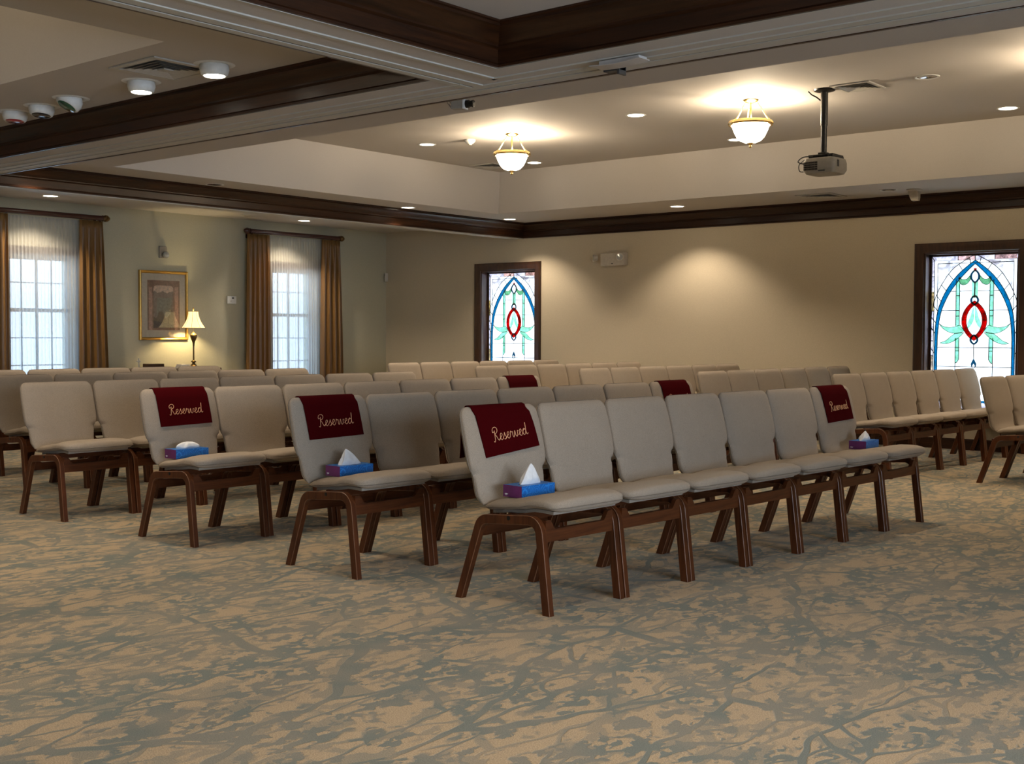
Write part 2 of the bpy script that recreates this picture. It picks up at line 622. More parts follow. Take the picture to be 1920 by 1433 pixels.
def thing(name, label, cat, loc=(0, 0, 0), rotz=0.0, group=None):
    o = bpy.data.objects.new(name, None)
    o.empty_display_size = 0.1
    COL.objects.link(o)
    o.location = loc
    o.rotation_euler = (0, 0, rotz)
    return tag(o, label, cat, group)


def struct(o):
    o['kind'] = 'structure'
    return o


def dup(root, loc, rotz, label, group=None):
    r = root.copy()
    COL.objects.link(r)
    r.location = loc
    r.rotation_euler = (0, 0, rotz)
    r['label'] = label
    if group:
        r['group'] = group
    for ch in KIDS[root.name]:
        c = ch.copy()
        COL.objects.link(c)
        c.parent = r
        for g in KIDS.get(ch.name, []):
            d = g.copy()
            COL.objects.link(d)
            d.parent = c
    return r


KIDS = {}


def note_kids(root):
    KIDS[root.name] = [o for o in bpy.data.objects if o.parent == root]
    for c in KIDS[root.name]:
        KIDS[c.name] = [o for o in bpy.data.objects if o.parent == c]
    return root


def light(name, kind, loc, power, col, parent=None, target=None, **kw):
    ld = bpy.data.lights.new(name, kind)
    ld.energy = power
    ld.color = col
    for k, v in kw.items():
        setattr(ld, k, v)
    o = bpy.data.objects.new(name, ld)
    COL.objects.link(o)
    o.location = loc
    if parent is not None:
        o.parent = parent
    if target is not None:
        o.rotation_euler = (Vector(target) - Vector(loc)).to_track_quat('-Z', 'Y').to_euler()
    return o


def catmull(pts, n=6, closed=False):
    P = [Vector(p) for p in pts]
    out = []
    k = len(P)
    for i in range(k if closed else k - 1):
        p0 = P[i - 1] if (i > 0 or closed) else P[0] * 2 - P[1]
        p1, p2 = P[i], P[(i + 1) % k]
        p3 = P[(i + 2) % k] if (i + 2 < k or closed) else P[-1] * 2 - P[-2]
        for j in range(n):
            t = j / n
            out.append(0.5 * ((2 * p1) + (p2 - p0) * t + (2 * p0 - 5 * p1 + 4 * p2 - p3) * t * t + (3 * p1 - p0 - 3 * p2 + p3) * t ** 3))
    if not closed:
        out.append(P[-1])
    return out


def interp(tab, x):
    if x <= tab[0][0]:
        return tab[0][1]
    for (a, fa), (c, fc) in zip(tab, tab[1:]):
        if x <= c:
            t = (x - a) / (c - a)
            t = t * t * (3 - 2 * t)
            return fa + (fc - fa) * t
    return tab[-1][1]


def lerp_tab(tab, x):
    """smooth curve through the table"""
    if x <= tab[0][0]:
        return tab[0][1]
    n = len(tab)
    for i in range(n - 1):
        if x <= tab[i + 1][0]:
            (x1, y1), (x2, y2) = tab[i], tab[i + 1]
            h_ = x2 - x1
            m1 = (y2 - tab[i - 1][1]) / (x2 - tab[i - 1][0]) if i > 0 else (y2 - y1) / h_
            m2 = (tab[i + 2][1] - y1) / (tab[i + 2][0] - x1) if i + 2 < n else (y2 - y1) / h_
            t = (x - x1) / h_
            return ((2 * t ** 3 - 3 * t * t + 1) * y1 + (t ** 3 - 2 * t * t + t) * h_ * m1 + (-2 * t ** 3 + 3 * t * t) * y2 + (t ** 3 - t * t) * h_ * m2)
    for (a, fa), (c, fc) in zip(tab, tab[1:]):
        if x <= c:
            return fa + (fc - fa) * (x - a) / (c - a)
    return tab[-1][1]


# ================================================================== setting
b = B().box(XL - 0.15, XR + 0.15, YF - 0.15, YB + 0.15, -0.12, 0.0)
struct(b.make('floor', M['carpet']))


def wall_with_holes(name, mat, axis, pos, thick, a0, a1, z1, holes):
    """axis 'x': wall plane x=pos..pos+thick running in y; holes = (a0,a1,z0,z1)"""
    b = B()
    cuts = sorted(set([a0, a1] + [h[0] for h in holes] + [h[1] for h in holes]))
    for c0, c1 in zip(cuts, cuts[1:]):
        hs = [h for h in holes if h[0] < (c0 + c1) / 2 < h[1]]
        spans = [(0.0, z1)]
        if hs:
            spans = [(0.0, hs[0][2]), (hs[0][3], z1)]
        for (z0, zz) in spans:
            if axis == 'x':
                b.box(min(pos, pos + thick), max(pos, pos + thick), c0, c1, z0, zz)
            else:
                b.box(c0, c1, min(pos, pos + thick), max(pos, pos + thick), z0, zz)
    return struct(b.make(name, mat))


ZT = 2.76
WIN = [(6.98, 7.80), (10.79, 11.61)]                # curtained windows, y extents
WZ = (0.50, 2.12)
SG = [(-11.415, -10.425), (-4.985, -3.995)]         # stained glass openings, x extents
SGZ = (0.40, 2.112)
RW = [(-1.6, -0.2), (0.6, 2.0), (2.8, 4.2)]         # windows in the right wall, behind the camera's shoulder
wall_with_holes('wall_left', M['wall_left'], 'x', XL, -0.30, YF - .15, YB + .30, ZT, [(a, c, WZ[0], WZ[1]) for a, c in WIN])
wall_with_holes('wall_back', M['wall'], 'y', YB, 0.30, XL, XR, ZT, [(a, c, SGZ[0], SGZ[1]) for a, c in SG])
wall_with_holes('wall_right', M['wall'], 'x', XR, 0.30, YF - .15, YB + .30, ZT, [(a, c, 0.5, 2.15) for a, c in RW])
wall_with_holes('wall_front', M['wall'], 'y', YF, -0.30, XL, XR, ZT, [])

# ---- ceiling: aisle strip, rings, trays
b = B()
T = 0.06


def slabz(x0, x1, y0, y1, z):
    b.box(x0, x1, y0, y1, z, z + T)


slabz(XL, XBEAM - 0.14, YF, YB, ZT)                  # left aisle
TR = []
for (x0, x1, y0, y1), ins in ((FR, (0.61, 1.2, 1.16, 1.245)), (LB, (0.9, 1.1, 1.0, 0.88)), (RB, (1.1, 1.0, 1.0, 0.88))):
    tx0, tx1, ty0, ty1 = x0 + ins[0], x1 - ins[1], y0 + ins[2], y1 - ins[3]
    TR.append((tx0, tx1, ty0, ty1))
    z = H2
    slabz(x0, tx0, y0, y1, z)
    slabz(tx1, x1, y0, y1, z)
    slabz(tx0, tx1, y0, ty0, z)
    slabz(tx0, tx1, ty1, y1, z)
    e = 0.13
    lo = [(tx0, ty0), (tx1, ty0), (tx1, ty1), (tx0, ty1)]
    hi = [(tx0 + e, ty0 + e), (tx1 - e, ty0 + e), (tx1 - e, ty1 - e), (tx0 + e, ty1 - e)]
    v = [(p[0], p[1], z) for p in lo] + [(p[0], p[1], H3) for p in hi]
    v += [(p[0] - .06 if p[0] == tx0 else p[0] + .06, p[1] - .06 if p[1] == ty0 else p[1] + .06, z) for p in lo]
    v += [(p[0] - .08 if i in (0, 3) else p[0] + .08, p[1] - .08 if i in (0, 1) else p[1] + .08, H3 + .06) for i, p in enumerate(hi)]
    f = []
    for i in range(4):
        j = (i + 1) % 4
        f += [(i, j, 4 + j, 4 + i), (8 + i, 12 + i, 12 + j, 8 + j)]
    f += [(4, 5, 6, 7), (12, 15, 14, 13)]
    b.add(v, f)
# headers and beam bodies (same paint)
b.box(XBEAM - 0.14, XBEAM, YF, YB, H1, ZT + T)                       # beam along the aisle
b.box(XBEAM, XR, AY0, AY1, H1 + 0.004, H2 + T)                       # header A
b.box(BX0, BX1, YF, AY0, H1 + 0.004, H2 + T)                         # header B
struct(b.make('ceiling', M['ceiling']))


# ---- walnut crown, mitred round each bay
CP = [(0, 0), (0.020, 0.0), (0.022, 0.012), (0.014, 0.022), (0.014, 0.088), (0.030, 0.098), (0.030, 0.108), (0.040, 0.116),
      (0.050, 0.134), (0.068, 0.158), (0.090, 0.172), (0.100, 0.176), (0.100, 0.190), (0.112, 0.194), (0.112, 0.2035), (0, 0.2035)]


def crown(name, bay, side):
    x0, x1, y0, y1 = bay
    b = B()
    n = len(CP)
    if side == 'left':
        r = [[(x0 + e, y0 + e, H1 + h) for e, h in CP], [(x0 + e, y1 - e, H1 + h) for e, h in CP]]
    elif side == 'right':
        r = [[(x1 - e, y0 + e, H1 + h) for e, h in CP], [(x1 - e, y1 - e, H1 + h) for e, h in CP]]
    elif side == 'back':
        r = [[(x0 + e, y1 - e, H1 + h) for e, h in CP], [(x1 - e, y1 - e, H1 + h) for e, h in CP]]
    else:
        r = [[(x0 + e, y0 + e, H1 + h) for e, h in CP], [(x1 - e, y0 + e, H1 + h) for e, h in CP]]
    b.loops(r)
    m = M['crownY'] if side in ('left', 'right') else M['crownX']
    o = b.make(name, m, smooth='auto', angle=25)
    return struct(o)


k = 1
for bay in (FR, LB, RB):
    for side in ('left', 'back', 'right', 'front'):
        crown('trim_%d' % k, bay, side)
        k += 1

# ---- painted mouldings and folding-wall tracks under the headers
TRIM_H = H1
b = B()
ZB = H1 + 0.004


def track_x(x0, x1):
    for a, c, e in ((x0, BX0, 0.06), (BX1, x1, -0.186)):
        b.box(a, c, AY0 - 0.002, AY0 + 0.010, ZB - 0.006, ZB)                                             # bead beside the crown
        a2, c2 = (a, c + e) if a == x0 else (a + e, c)
        b.box(a2, c2, AY0 + 0.160, AY0 + 0.186, ZB - 0.007, ZB)                                           # ridge
    b.box(x0, x1, AY0 + 0.262, AY0 + 0.325, ZB - 0.006, ZB)          # track flange
    b.box(x0, x1, AY0 + 0.345, AY0 + 0.405, ZB - 0.006, ZB)
    b.box(x0, x1, AY0 + 0.325, AY0 + 0.345, ZB - 0.0015, ZB, 1)       # dark slot


track_x(XBEAM, XR)
struct(b.make('trim_%d' % k, [M['trimwhite'], M['ventdark']]))
k += 1
b = B()
for a, c, d, mi, ye in ((-0.010, 0.002, 0.006, 0, AY0 - 0.002), (-0.186, -0.160, 0.007, 0, AY0 + 0.186), (-0.386, -0.325, 0.006, 0, AY0 + 0.262),
                        (-0.455, -0.406, 0.006, 0, AY0 + 0.262), (-0.406, -0.386, 0.0015, 1, AY0 + 0.330)):
    b.box(BX1 + a, BX1 + c, YF, ye, ZB - d, ZB, mi)
struct(b.make('trim_%d' % k, [M['trimwhite'], M['ventdark']]))
k += 1
# thin painted lip under the aisle beam
struct(B().box(XBEAM - 0.14, XBEAM + 0.004, YF, YB, H1 - 0.010, H1).make('trim_%d' % k, M['trimwhite']))
k += 1

# ---- baseboards
for nm, bx in (('back', (XL + .02, XR - .02, YB - 0.018, YB, 0, 0.105)), ('left', (XL, XL + 0.018, YF + .02, YB - .018, 0, 0.105)),
               ('right', (XR - 0.018, XR, YF + .02, YB - .018, 0, 0.105)), ('front', (XL + .02, XR - .02, YF, YF + 0.018, 0, 0.105))):
    b = B().box(*bx)
    x0, x1, y0, y1, z0, z1 = bx
    b.box(x0 if nm != 'right' else x0 + .006, x1 if nm != 'left' else x1 - .006, y0 if nm != 'back' else y0 + .006, y1 if nm != 'front' else y1 - .006, z1, z1 + .012)
    struct(b.make('baseboard_' + nm, M['crownX'] if nm in ('back', 'front') else M['crownY']))


# ---- curtained sash windows in the left wall
def sash_window(n, y0, y1):
    root = bpy.data.objects.new('window_%d' % n, None)
    COL.objects.link(root)
    root.location = (XL, (y0 + y1) / 2, WZ[0])
    struct(root)
    w, h = (y1 - y0) / 2, WZ[1] - WZ[0]
    b = B()
    for s in (-1, 1):
        b.box(0, 0.018, min(s * w, s * (w + .085)), max(s * w, s * (w + .085)), -0.02, h + 0.085)
    b.box(0, 0.022, -w - .085, w + .085, h, h + 0.095)
    b.make('casing', M['crownY'], root)
    B().box(-0.28, 0.05, -w - .1, w + .1, -0.03, 0.0).make('window_sill', M['trimwhite'], root)
    b = B()
    xs0, xs1 = -0.17, -0.13
    for s in (-1, 1):
        b.box(xs0, xs1, min(s * w, s * (w - .045)), max(s * w, s * (w - .045)), 0, h)
    b.box(xs0, xs1, -w, w, 0, 0.06)
    b.box(xs0, xs1, -w, w, h - 0.05, h)
    b.box(xs0 - .02, xs1, -w, w, 0.976 - .022, 0.976 + .022)
    for q in (-1, 1):
        b.box(xs0 + .01, xs1 - .008, q * .19 - .005, q * .19 + .005, 0.05, h - .04)
    b.box(xs0 + .01, xs1 - .006, -.014, .014, 0.05, h - .04)
    for q in (0.325, 0.650, 1.300):
        b.box(xs0 + .01, xs1 - .008, -w, w, q - .006, q + .006)
    b.make('sash', M['trimwhite'], root)
    B().box(-0.152, -0.148, -w, w, 0, h).make('glass_pane', M['glasspane'], root)
    light('daylight', 'AREA', (XL - 0.75, (y0 + y1) / 2, (WZ[0] + WZ[1]) / 2 + .1), P_WIN, (0.27, 0.60, 1.0), target=(XL, (y0 + y1) / 2, (WZ[0] + WZ[1]) / 2 + .1),
          shape='RECTANGLE', size=1.7, size_y=2.2)


for i, (a, c) in enumerate(WIN):
    sash_window(i + 1, a, c)


# ---- stained glass windows in the back wall
def stained_window(n, x0, x1):
    cx = (x0 + x1) / 2
    root = bpy.data.objects.new('window_%d' % n, None)
    COL.objects.link(root)
    root.location = (cx, YB, SGZ[0])
    struct(root)
    w, h = (x1 - x0) / 2, SGZ[1] - SGZ[0]
    b = B()
    prof = [(0, 0.0), (0.010, -0.016), (0.022, -0.019), (0.055, -0.021), (0.075, -0.028), (0.098, -0.030), (0.108, -0.024), (0.108, 0.0)]
    # mitred picture-frame casing: d = distance outward from the opening
    ring = []
    for (sx, sz) in ((-1, -1), (1, -1), (1, 1), (-1, 1)):
        ring.append([(sx * (w + d), t, (h + d) if sz > 0 else -d) for d, t in prof])
    ring.append(ring[0])
    b.loops(ring, cap=False)
    b.make('casing', M['woodZ'], root, smooth='auto', angle=25)
    b = B()
    for (a0, a1, c0, c1) in ((-w, -w + .012, 0, h), (w - .012, w, 0, h), (-w, w, 0, .012), (-w, w, h - .012, h)):
        b.box(a0, a1, 0.0, 0.20, c0, c1)
    for (a0, a1, c0, c1) in ((-w, -w + .03, 0, h), (w - .03, w, 0, h), (-w, w, 0, .03), (-w, w, h - .03, h)):
        b.box(a0, a1, 0.128, 0.150, c0, c1)
    b.make('jamb', M['woodZ'], root)
    S = 0.00142
    top = 1.70                     # z (local) of crop line 190

    def U(dx, y):                  # design units -> local x, z
        return (dx * S, top - (y - 190) * 0.00142)

    YG = 0.145
    gw = w - .028
    B().box(-gw, gw, YG, YG + 0.004, 0.028, h - .028).make('opal_glass', M['opal'], root)
    lv = [0.0]

    def piece(name, poly, mat, parent=root, depth=0.0):
        bb = B()
        polys = poly if isinstance(poly[0][0], (tuple, list)) else [poly]
        for P in polys:
            P = [U(*p) for p in P]
            P = [(max(-gw, min(gw, p[0])), max(0.03, min(h - .03, p[1]))) for p in P]
            # strips: outline triangulated by blender as one n-gon
            bb.prism(P, lambda x, z: (x, YG - 0.0045 - depth, z), lambda x, z: (x, YG - 0.0020 - depth, z))
        return bb.make(name, mat, parent)

    yb = 190 + (top - 0.10) / 0.00142       # bottom of arch light

    def arch(off, ytop):
        # half outline right side from apex down, offset outward
        pts = [(0, ytop), (45, ytop + 33 + off * 0), (130, ytop + 108), (205, ytop + 208), (255, ytop + 308), (283, ytop + 403), (297, ytop + 523), (300, ytop + 640), (300, yb)]
        return [(p[0] + (off if i > 0 else 0) * min(1, p[0] / 120), p[1]) for i, p in enumerate(pts)]

    A1 = catmull([(p[0], p[1], 0) for p in arch(0, 237)], 5)
    A1 = [(p.x, p.y) for p in A1]
    A0 = catmull([(p[0], p[1], 0) for p in arch(-22, 265)], 5)
    A0 = [(p.x, p.y) for p in A0]
    A2 = catmull([(p[0], p[1], 0) for p in arch(36, 192)], 5)
    A2 = [(p.x, p.y) for p in A2]
    mir = lambda P: [(-x, y) for x, y in P]
    # strip quads so the band is well triangulated
    def band(I, O):
        q = []
        for i in range(len(I) - 1):
            q.append([I[i], O[i], O[i + 1], I[i + 1]])
            q.append([(-I[i][0], I[i][1]), (-I[i + 1][0], I[i + 1][1]), (-O[i + 1][0], O[i + 1][1]), (-O[i][0], O[i][1])])
        return q
    piece('blue_arch_band', band(A0, A1) + [[(-300, yb - 16), (300, yb - 16), (300, yb), (-300, yb)]], M['g_blue'])
    E = 344
    tb = 235
    # tinted border glass: outer rectangle ring, kept outside the arch
    piece('border_glass', [[(-E, 190 - 12), (E, 190 - 12), (E, tb), (-E, tb)], [(-E, tb), (-E + 36, tb), (-E + 36, yb + 60), (-E, yb + 60)],
                           [(E - 36, tb), (E, tb), (E, yb + 60), (E - 36, yb + 60)], [(-E + 36, yb), (E - 36, yb), (E - 36, yb + 60), (-E + 36, yb + 60)]], M['g_lilac'])
    tc = [tinted('border_tint_%s' % c, col, mottled=0.2) for c, col in (('gold', (0.80, 0.66, 0.35)), ('rose', (0.85, 0.62, 0.55)), ('moss', (0.62, 0.72, 0.42)))]
    bb = [[(-E, 470), (-E + 36, 470), (-E + 36, 620), (-E, 620)], [(E - 36, 930), (E, 930), (E, 1160), (E - 36, 1160)], [(-E, 960), (-E + 36, 960), (-E + 36, 1160), (-E, 1160)]]
    piece('gold_border_glass', bb, tc[0])
    piece('rose_border_glass', [[(-130, 180), (0, 180), (0, tb), (-130, tb)], [(145, 180), (E - 40, 180), (E - 40, tb), (145, tb)]], tc[1])
    # corner spandrels
    sp = []
    for s in (-1, 1):
        for i in range(len(A2) - 1):
            if A2[i + 1][1] < 620:
                a, c = A2[i], A2[i + 1]
                if a[1] < tb:
                    continue
                if a[0] < E - 60:
                    sp.append([(s * a[0], a[1]), (s * (E - 60), a[1]), (s * (E - 60), c[1]), (s * min(c[0], E - 60), c[1])])
    piece('spandrel_glass', sp, tinted('spandrel_tint', (0.90, 0.83, 0.90), mottled=0.25, scale=8))

    def vesica(cx_, cy, hw, hh, n=16):
        P = []
        for i in range(n + 1):
            t = -1 + 2 * i / n
            P.append((cx_ + hw * (1 - t * t) ** 0.8, cy + hh * t))
        for i in range(n + 1):
            t = 1 - 2 * i / n
            P.append((cx_ - hw * (1 - t * t) ** 0.8, cy + hh * t))
        return P

    def vring(cy, hw, hh, th, n=16):
        o = vesica(0, cy, hw, hh, n)
        i_ = vesica(0, cy, hw - th, hh - th, n)
        return [[i_[k], o[k], o[(k + 1) % len(o)], i_[(k + 1) % len(o)]] for k in range(len(o))]
    piece('red_oval', vring(695, 95, 152, 36), M['g_red'])
    piece('cream_bar', [[(-97, 683), (-55, 683), (-55, 697), (-97, 697)], [(55, 683), (97, 683), (97, 697), (55, 697)]], M['g_cream'], depth=0.001)
    for cy, hw, hh in ((360, 38, 54), (540, 34, 42), (838, 34, 42)):
        piece('teal_drop', vring(cy, hw, hh, 16, 10), M['g_teal'], depth=0.0012)
    piece('flame_drop', [[(0, 980), (11, 1000), (21, 1022), (17, 1046), (7, 1056), (9, 1036), (0, 1018), (-9, 1036), (-7, 1056), (-17, 1046), (-21, 1022), (-11, 1000)]], M['g_teal'])
    piece('red_bud', [[(-11, 298), (11, 298), (10, 322), (-10, 322)]], M['g_red'])
    green = []
    for s in (-1, 1):
        green.append([(s * 2, 400), (s * 23, 400), (s * 23, 522), (s * 2, 522)])
        for (ya, yz) in ((385, 735), (825, 990)):
            green.append([(s * 112, max(ya, 392)), (s * 140, max(ya, 392)), (s * 140, yz), (s * 112, yz)])
        green.append([(s * 112, 990), (s * 140, 990), (s * 141, 1020), (s * 128, 1012), (s * 115, 1000)])
        green.append([(s * 2, 580), (s * 18, 610), (s * 30, 665), (s * 52, 712), (s * 48, 755), (s * 26, 735), (s * 8, 700), (s * 2, 680)])
    piece('green_stem', green, M['g_green'])
    wings = []
    for s in (-1, 1):
        t1 = catmull([(270, 712, 0), (232, 738, 0), (170, 745, 0), (105, 728, 0)], 4)
        b1 = catmull([(72, 775, 0), (130, 792, 0), (190, 782, 0), (238, 752, 0), (270, 712, 0)], 4)
        wings.append([(s * p.x, p.y) for p in t1] + [(s * p.x, p.y) for p in b1[:-1]])
        t2 = catmull([(262, 865, 0), (215, 848, 0), (175, 815, 0), (140, 790, 0)], 4)
        b2 = catmull([(75, 785, 0), (110, 820, 0), (160, 855, 0), (215, 872, 0), (262, 865, 0)], 4)
        wings.append([(s * p.x, p.y) for p in t2] + [(s * p.x, p.y) for p in b2[:-1]])
    piece('green_wing', wings, M['g_green'])
    sw = []
    for s in (-1, 1):
        t1 = catmull([(36, 350, 0), (62, 378, 0), (96, 380, 0), (112, 362, 0)], 4)
        b1 = catmull([(122, 372, 0), (112, 408, 0), (90, 424, 0), (58, 415, 0), (34, 385, 0)], 4)
        sw.append([(s * p.x, p.y) for p in t1] + [(s * p.x, p.y) for p in b1])
    piece('green_swag', sw, M['g_moss'], depth=0.0006)
    # lead lines
    bb = B()

    def line(P, r=0.0046, closed=False):
        Q = [U(*p) for p in P]
        Q = [(max(-gw, min(gw, q[0])), YG - 0.0075, max(0.03, min(h - .03, q[1]))) for q in Q]
        bb.tube(Q, r, 5, closed=closed)
    for P in (A0, A1, A2):
        line(P)
        line(mir(P))
    inset = E - 60
    line([(-E + 36, yb + 60), (-E + 36, tb), (E - 36, tb), (E - 36, yb + 60)])
    line([(-inset, 620), (-inset, tb + 22), (inset, tb + 22), (inset, 620)])
    line([(-E, 190 - 12), (-E + 36, tb)])
    line([(E, 190 - 12), (E - 36, tb)])
    line([(0, 178), (0, 237)])
    for x in (-130, 145):
        line([(x, 178), (x, tb)])
    for y in (355, 480, 620, 760, 850, 965, 1080):
        line([(-E, y), (-E + 36, y)])
        line([(E - 36, y), (E, y)])
    for y in (470, 618, 900, 1045):
        hwid = interp([(a[1], a[0]) for a in A0], y)
        for s in (-1, 1):
            gap = 140 if y in (470,) else (112 if y == 618 else 0)
            line([(s * hwid, y), (s * gap, y)])
    for y in (470,):
        line([(-112, y), (-23, y)])
        line([(23, y), (112, y)])
    line([(0, 875), (0, 985)])
    line([(0, 1050), (0, yb)])
    for s in (-1, 1):
        line([(s * 140, 385), (s * 140, 735)])
        line([(s * 112, 415), (s * 112, 730)])
        line([(s * 140, 828), (s * 140, yb)])
        line([(s * 112, 828), (s * 112, 990), (s * 128, 1014), (s * 140, 1020)])
        line([(s * 2, 400), (s * 2, 522)], 0.0034)
        for y in (505, 660, 925):
            line([(s * 112, y), (s * 140, y)])
    for P in wings + sw:
        line(P, 0.0034, True)
    line(vesica(0, 695, 95, 152), 0.0032, True)
    line(vesica(0, 695, 59, 116), 0.0032, True)
    for cy, hw, hh in ((360, 36, 50), (540, 32, 38), (838, 32, 38)):
        line(vesica(0, cy, hw, hh, 10), 0.0032, True)
    # joints across the arch border
    for i in range(4, len(A1) - 1, 4):
        if i < len(A2):
            line([A1[i], A2[i]])
            line([(-A1[i][0], A1[i][1]), (-A2[i][0], A2[i][1])])
    bb.make('lead_came', M['lead'], root)
    light('daylight', 'AREA', (cx, YB + 0.8, 1.35), P_GLASS, (0.80, 0.90, 1.0), target=(cx, YB, 1.35), shape='RECTANGLE', size=1.9, size_y=2.4)


for i, (a, c) in enumerate(SG):
    stained_window(i + 3, a, c)

# ---- plain windows in the right wall (outside the frame, they light the front of the chairs)
for i, (a, c) in enumerate(RW):
    root = bpy.data.objects.new('window_%d' % (i + 5), None)
    COL.objects.link(root)
    root.location = (XR, (a + c) / 2, 0.5)
    struct(root)
    w, h = (c - a) / 2, 1.65
    b = B()
    for (a0, a1, c0, c1) in ((-w - .1, -w, -.1, h + .1), (w, w + .1, -.1, h + .1), (-w, w, -.1, 0), (-w, w, h, h + .1)):
        b.box(-0.02, 0, a0, a1, c0, c1)
    for (a0, a1, c0, c1) in ((-w, -w + .05, 0, h), (w - .05, w, 0, h), (-w, w, 0, .05), (-w, w, h - .05, h), (-.02, .02, 0, h), (-w, w, h / 2 - .02, h / 2 + .02)):
        b.box(0.13, 0.17, a0, a1, c0, c1)
    b.make('window_frame', M['trimwhite'], root)
    B().box(0.148, 0.152, -w, w, 0, h).make('glass_pane', M['glasspane'], root)
    light('daylight', 'AREA', (XR + 0.45, (a + c) / 2, 1.45), P_SIDE, DAY, target=(XR - 1, (a + c) / 2, 1.40), shape='RECTANGLE', size=1.6, size_y=1.9)


# ================================================================== chairs
REAR = [(0.425, -0.148), (0.455, -0.178), (0.50, -0.193), (0.56, -0.200), (0.62, -0.210), (0.70, -0.230), (0.79, -0.254), (0.875, -0.277)]
HALF = [(0.435, 0.214), (0.48, 0.226), (0.545, 0.232), (0.572, 0.238), (0.600, 0.254), (0.64, 0.2605), (0.76, 0.2600), (0.83, 0.2570), (0.875, 0.2500)]
BT = 0.052


def make_chair(label, group):
    t = thing('padded_chair', label, 'chair', group=group)
    # backrest
    b = B()
    zs = [0.436, 0.442, 0.455, 0.475, 0.50, 0.53, 0.555, 0.568, 0.580, 0.592, 0.606, 0.625, 0.66, 0.70, 0.74, 0.78, 0.815, 0.838, 0.852, 0.862, 0.869, 0.8735, 0.8755]
    rings = []
    n = 48
    for z in zs:
        hw = interp(HALF, z)
        ht = BT / 2
        if z > 0.838:
            q = min(1, (z - 0.838) / 0.0375)
            ht *= sqrt(max(0.02, 1 - q * q))
            hw -= 0.034 * (1 - sqrt(max(0, 1 - q * q)))
        if z < 0.46:
            q = (0.46 - z) / 0.026
            ht *= sqrt(max(0.05, 1 - q * q))
        xc = lerp_tab(REAR, z) + BT / 2
        bulge = 0.005 * sin(pi * min(1, max(0, (z - 0.6) / 0.27)))
        ring = []
        for j in range(n):
            a = 2 * pi * j / n
            ca, sa = cos(a), sin(a)
            y = hw * math.copysign(abs(sa) ** 0.26, sa)
            xx = math.copysign(abs(ca) ** (0.62 if ca > 0 else 0.32), ca)
            soft = 1 - 0.22 * (abs(y) / hw) ** 6 if ca > 0 else 1
            x = xc + (ht * xx + (bulge if ca > 0 else 0)) * soft
            x -= 0.016 * math.exp(-((z - 0.574) / 0.016) ** 2) * max(0, (abs(y) / hw - 0.72) / 0.28) ** 2 if ca > 0 else 0
            ring.append((x, y, z))
        rings.append(ring)
    b.loops(rings)
    back = b.make('backrest', M['fabric'], t, smooth=True)
    P = []
    zz = [0.445, 0.48, 0.52, 0.55, 0.572, 0.592, 0.61, 0.64, 0.70, 0.76, 0.81, 0.835, 0.852, 0.864, 0.871]
    side = []
    for z in zz:
        hw = interp(HALF, z)
        if z > 0.838:
            q = (z - 0.838) / 0.0375
            hw -= 0.034 * (1 - sqrt(max(0, 1 - q * q)))
        side.append((lerp_tab(REAR, z) + 0.021, hw + 0.0002, z))
    xt = lerp_tab(REAR, 0.874) + 0.021
    P = side + [(xt, 0.20, 0.8748), (xt, 0.1, 0.876), (xt, -0.1, 0.876), (xt, -0.20, 0.8748)] + [(x, -y, z) for x, y, z in reversed(side)]
    B().tube(P, 0.0028, 6).make('piping', M['piping'], back, smooth=True)
    # seat
    zb = [(-0.125, 0.410), (0.0, 0.422), (0.10, 0.434), (0.20, 0.4480), (0.27, 0.4460), (0.31, 0.4420), (0.345, 0.4450)]
    th = [(-0.125, 0.040), (-0.06, 0.050), (0.05, 0.050), (0.12, 0.051), (0.20, 0.058), (0.27, 0.062), (0.345, 0.060)]
    hwt = [(-0.125, 0.212), (-0.08, 0.226), (0.0, 0.238), (0.15, 0.248), (0.28, 0.2495), (0.345, 0.245)]
    xs = [-0.128, -0.124, -0.115, -0.10, -0.07, -0.03, 0.02, 0.07, 0.10, 0.13, 0.16, 0.19, 0.22, 0.25, 0.28, 0.305, 0.322, 0.333, 0.340, 0.3435, 0.3450]
    rings = []
    for x in xs:
        z0, tk, hw = interp(zb, x), interp(th, x), interp(hwt, x)
        zc, ht = z0 + tk / 2, tk / 2
        if x > 0.313:
            q = min(1, (x - 0.313) / 0.032)
            f = sqrt(max(0.01, 1 - q * q))
            ht *= f ** 0.8
            hw -= 0.03 * (1 - f) + 0.055 * (1 - sqrt(max(0, 1 - ((x - 0.262) / 0.0835) ** 2)))
        if x < -0.10:
            q = min(1, (-0.10 - x) / 0.028)
            ht *= sqrt(max(0.02, 1 - q * q))
        if 0.262 < x <= 0.313:
            hw -= 0.055 * (1 - sqrt(max(0, 1 - ((x - 0.262) / 0.0835) ** 2)))
        ring = []
        for j in range(n):
            a = 2 * pi * j / n
            ca, sa = cos(a), sin(a)
            y = hw * math.copysign(abs(sa) ** 0.30, sa)
            k2 = abs(y) / hw
            dome = 0.005 * (1 - k2 * k2) if ca > 0 else 0
            ring.append((x, y, zc + ht * math.copysign(abs(ca) ** 0.55, ca) * (1 - 0.18 * k2 ** 6) + dome * min(1, ht / 0.02)))
        rings.append(ring)
    b = B()
    b.loops(rings)
    seat = b.make('seat', M['fabric'], t, smooth=True)
    P = []
    for x in (-0.10, -0.06, 0.0, 0.06, 0.12, 0.17, 0.22, 0.27, 0.30, 0.318, 0.332, 0.341):
        hw = interp(hwt, x)
        if x > 0.313:
            q = min(1, (x - 0.313) / 0.032)
            hw -= 0.03 * (1 - sqrt(max(0.01, 1 - q * q))) + 0.055 * (1 - sqrt(max(0, 1 - ((x - 0.262) / 0.0835) ** 2)))
        P.append((x, hw - 0.001, interp(zb, x) + interp(th, x) * 0.36))
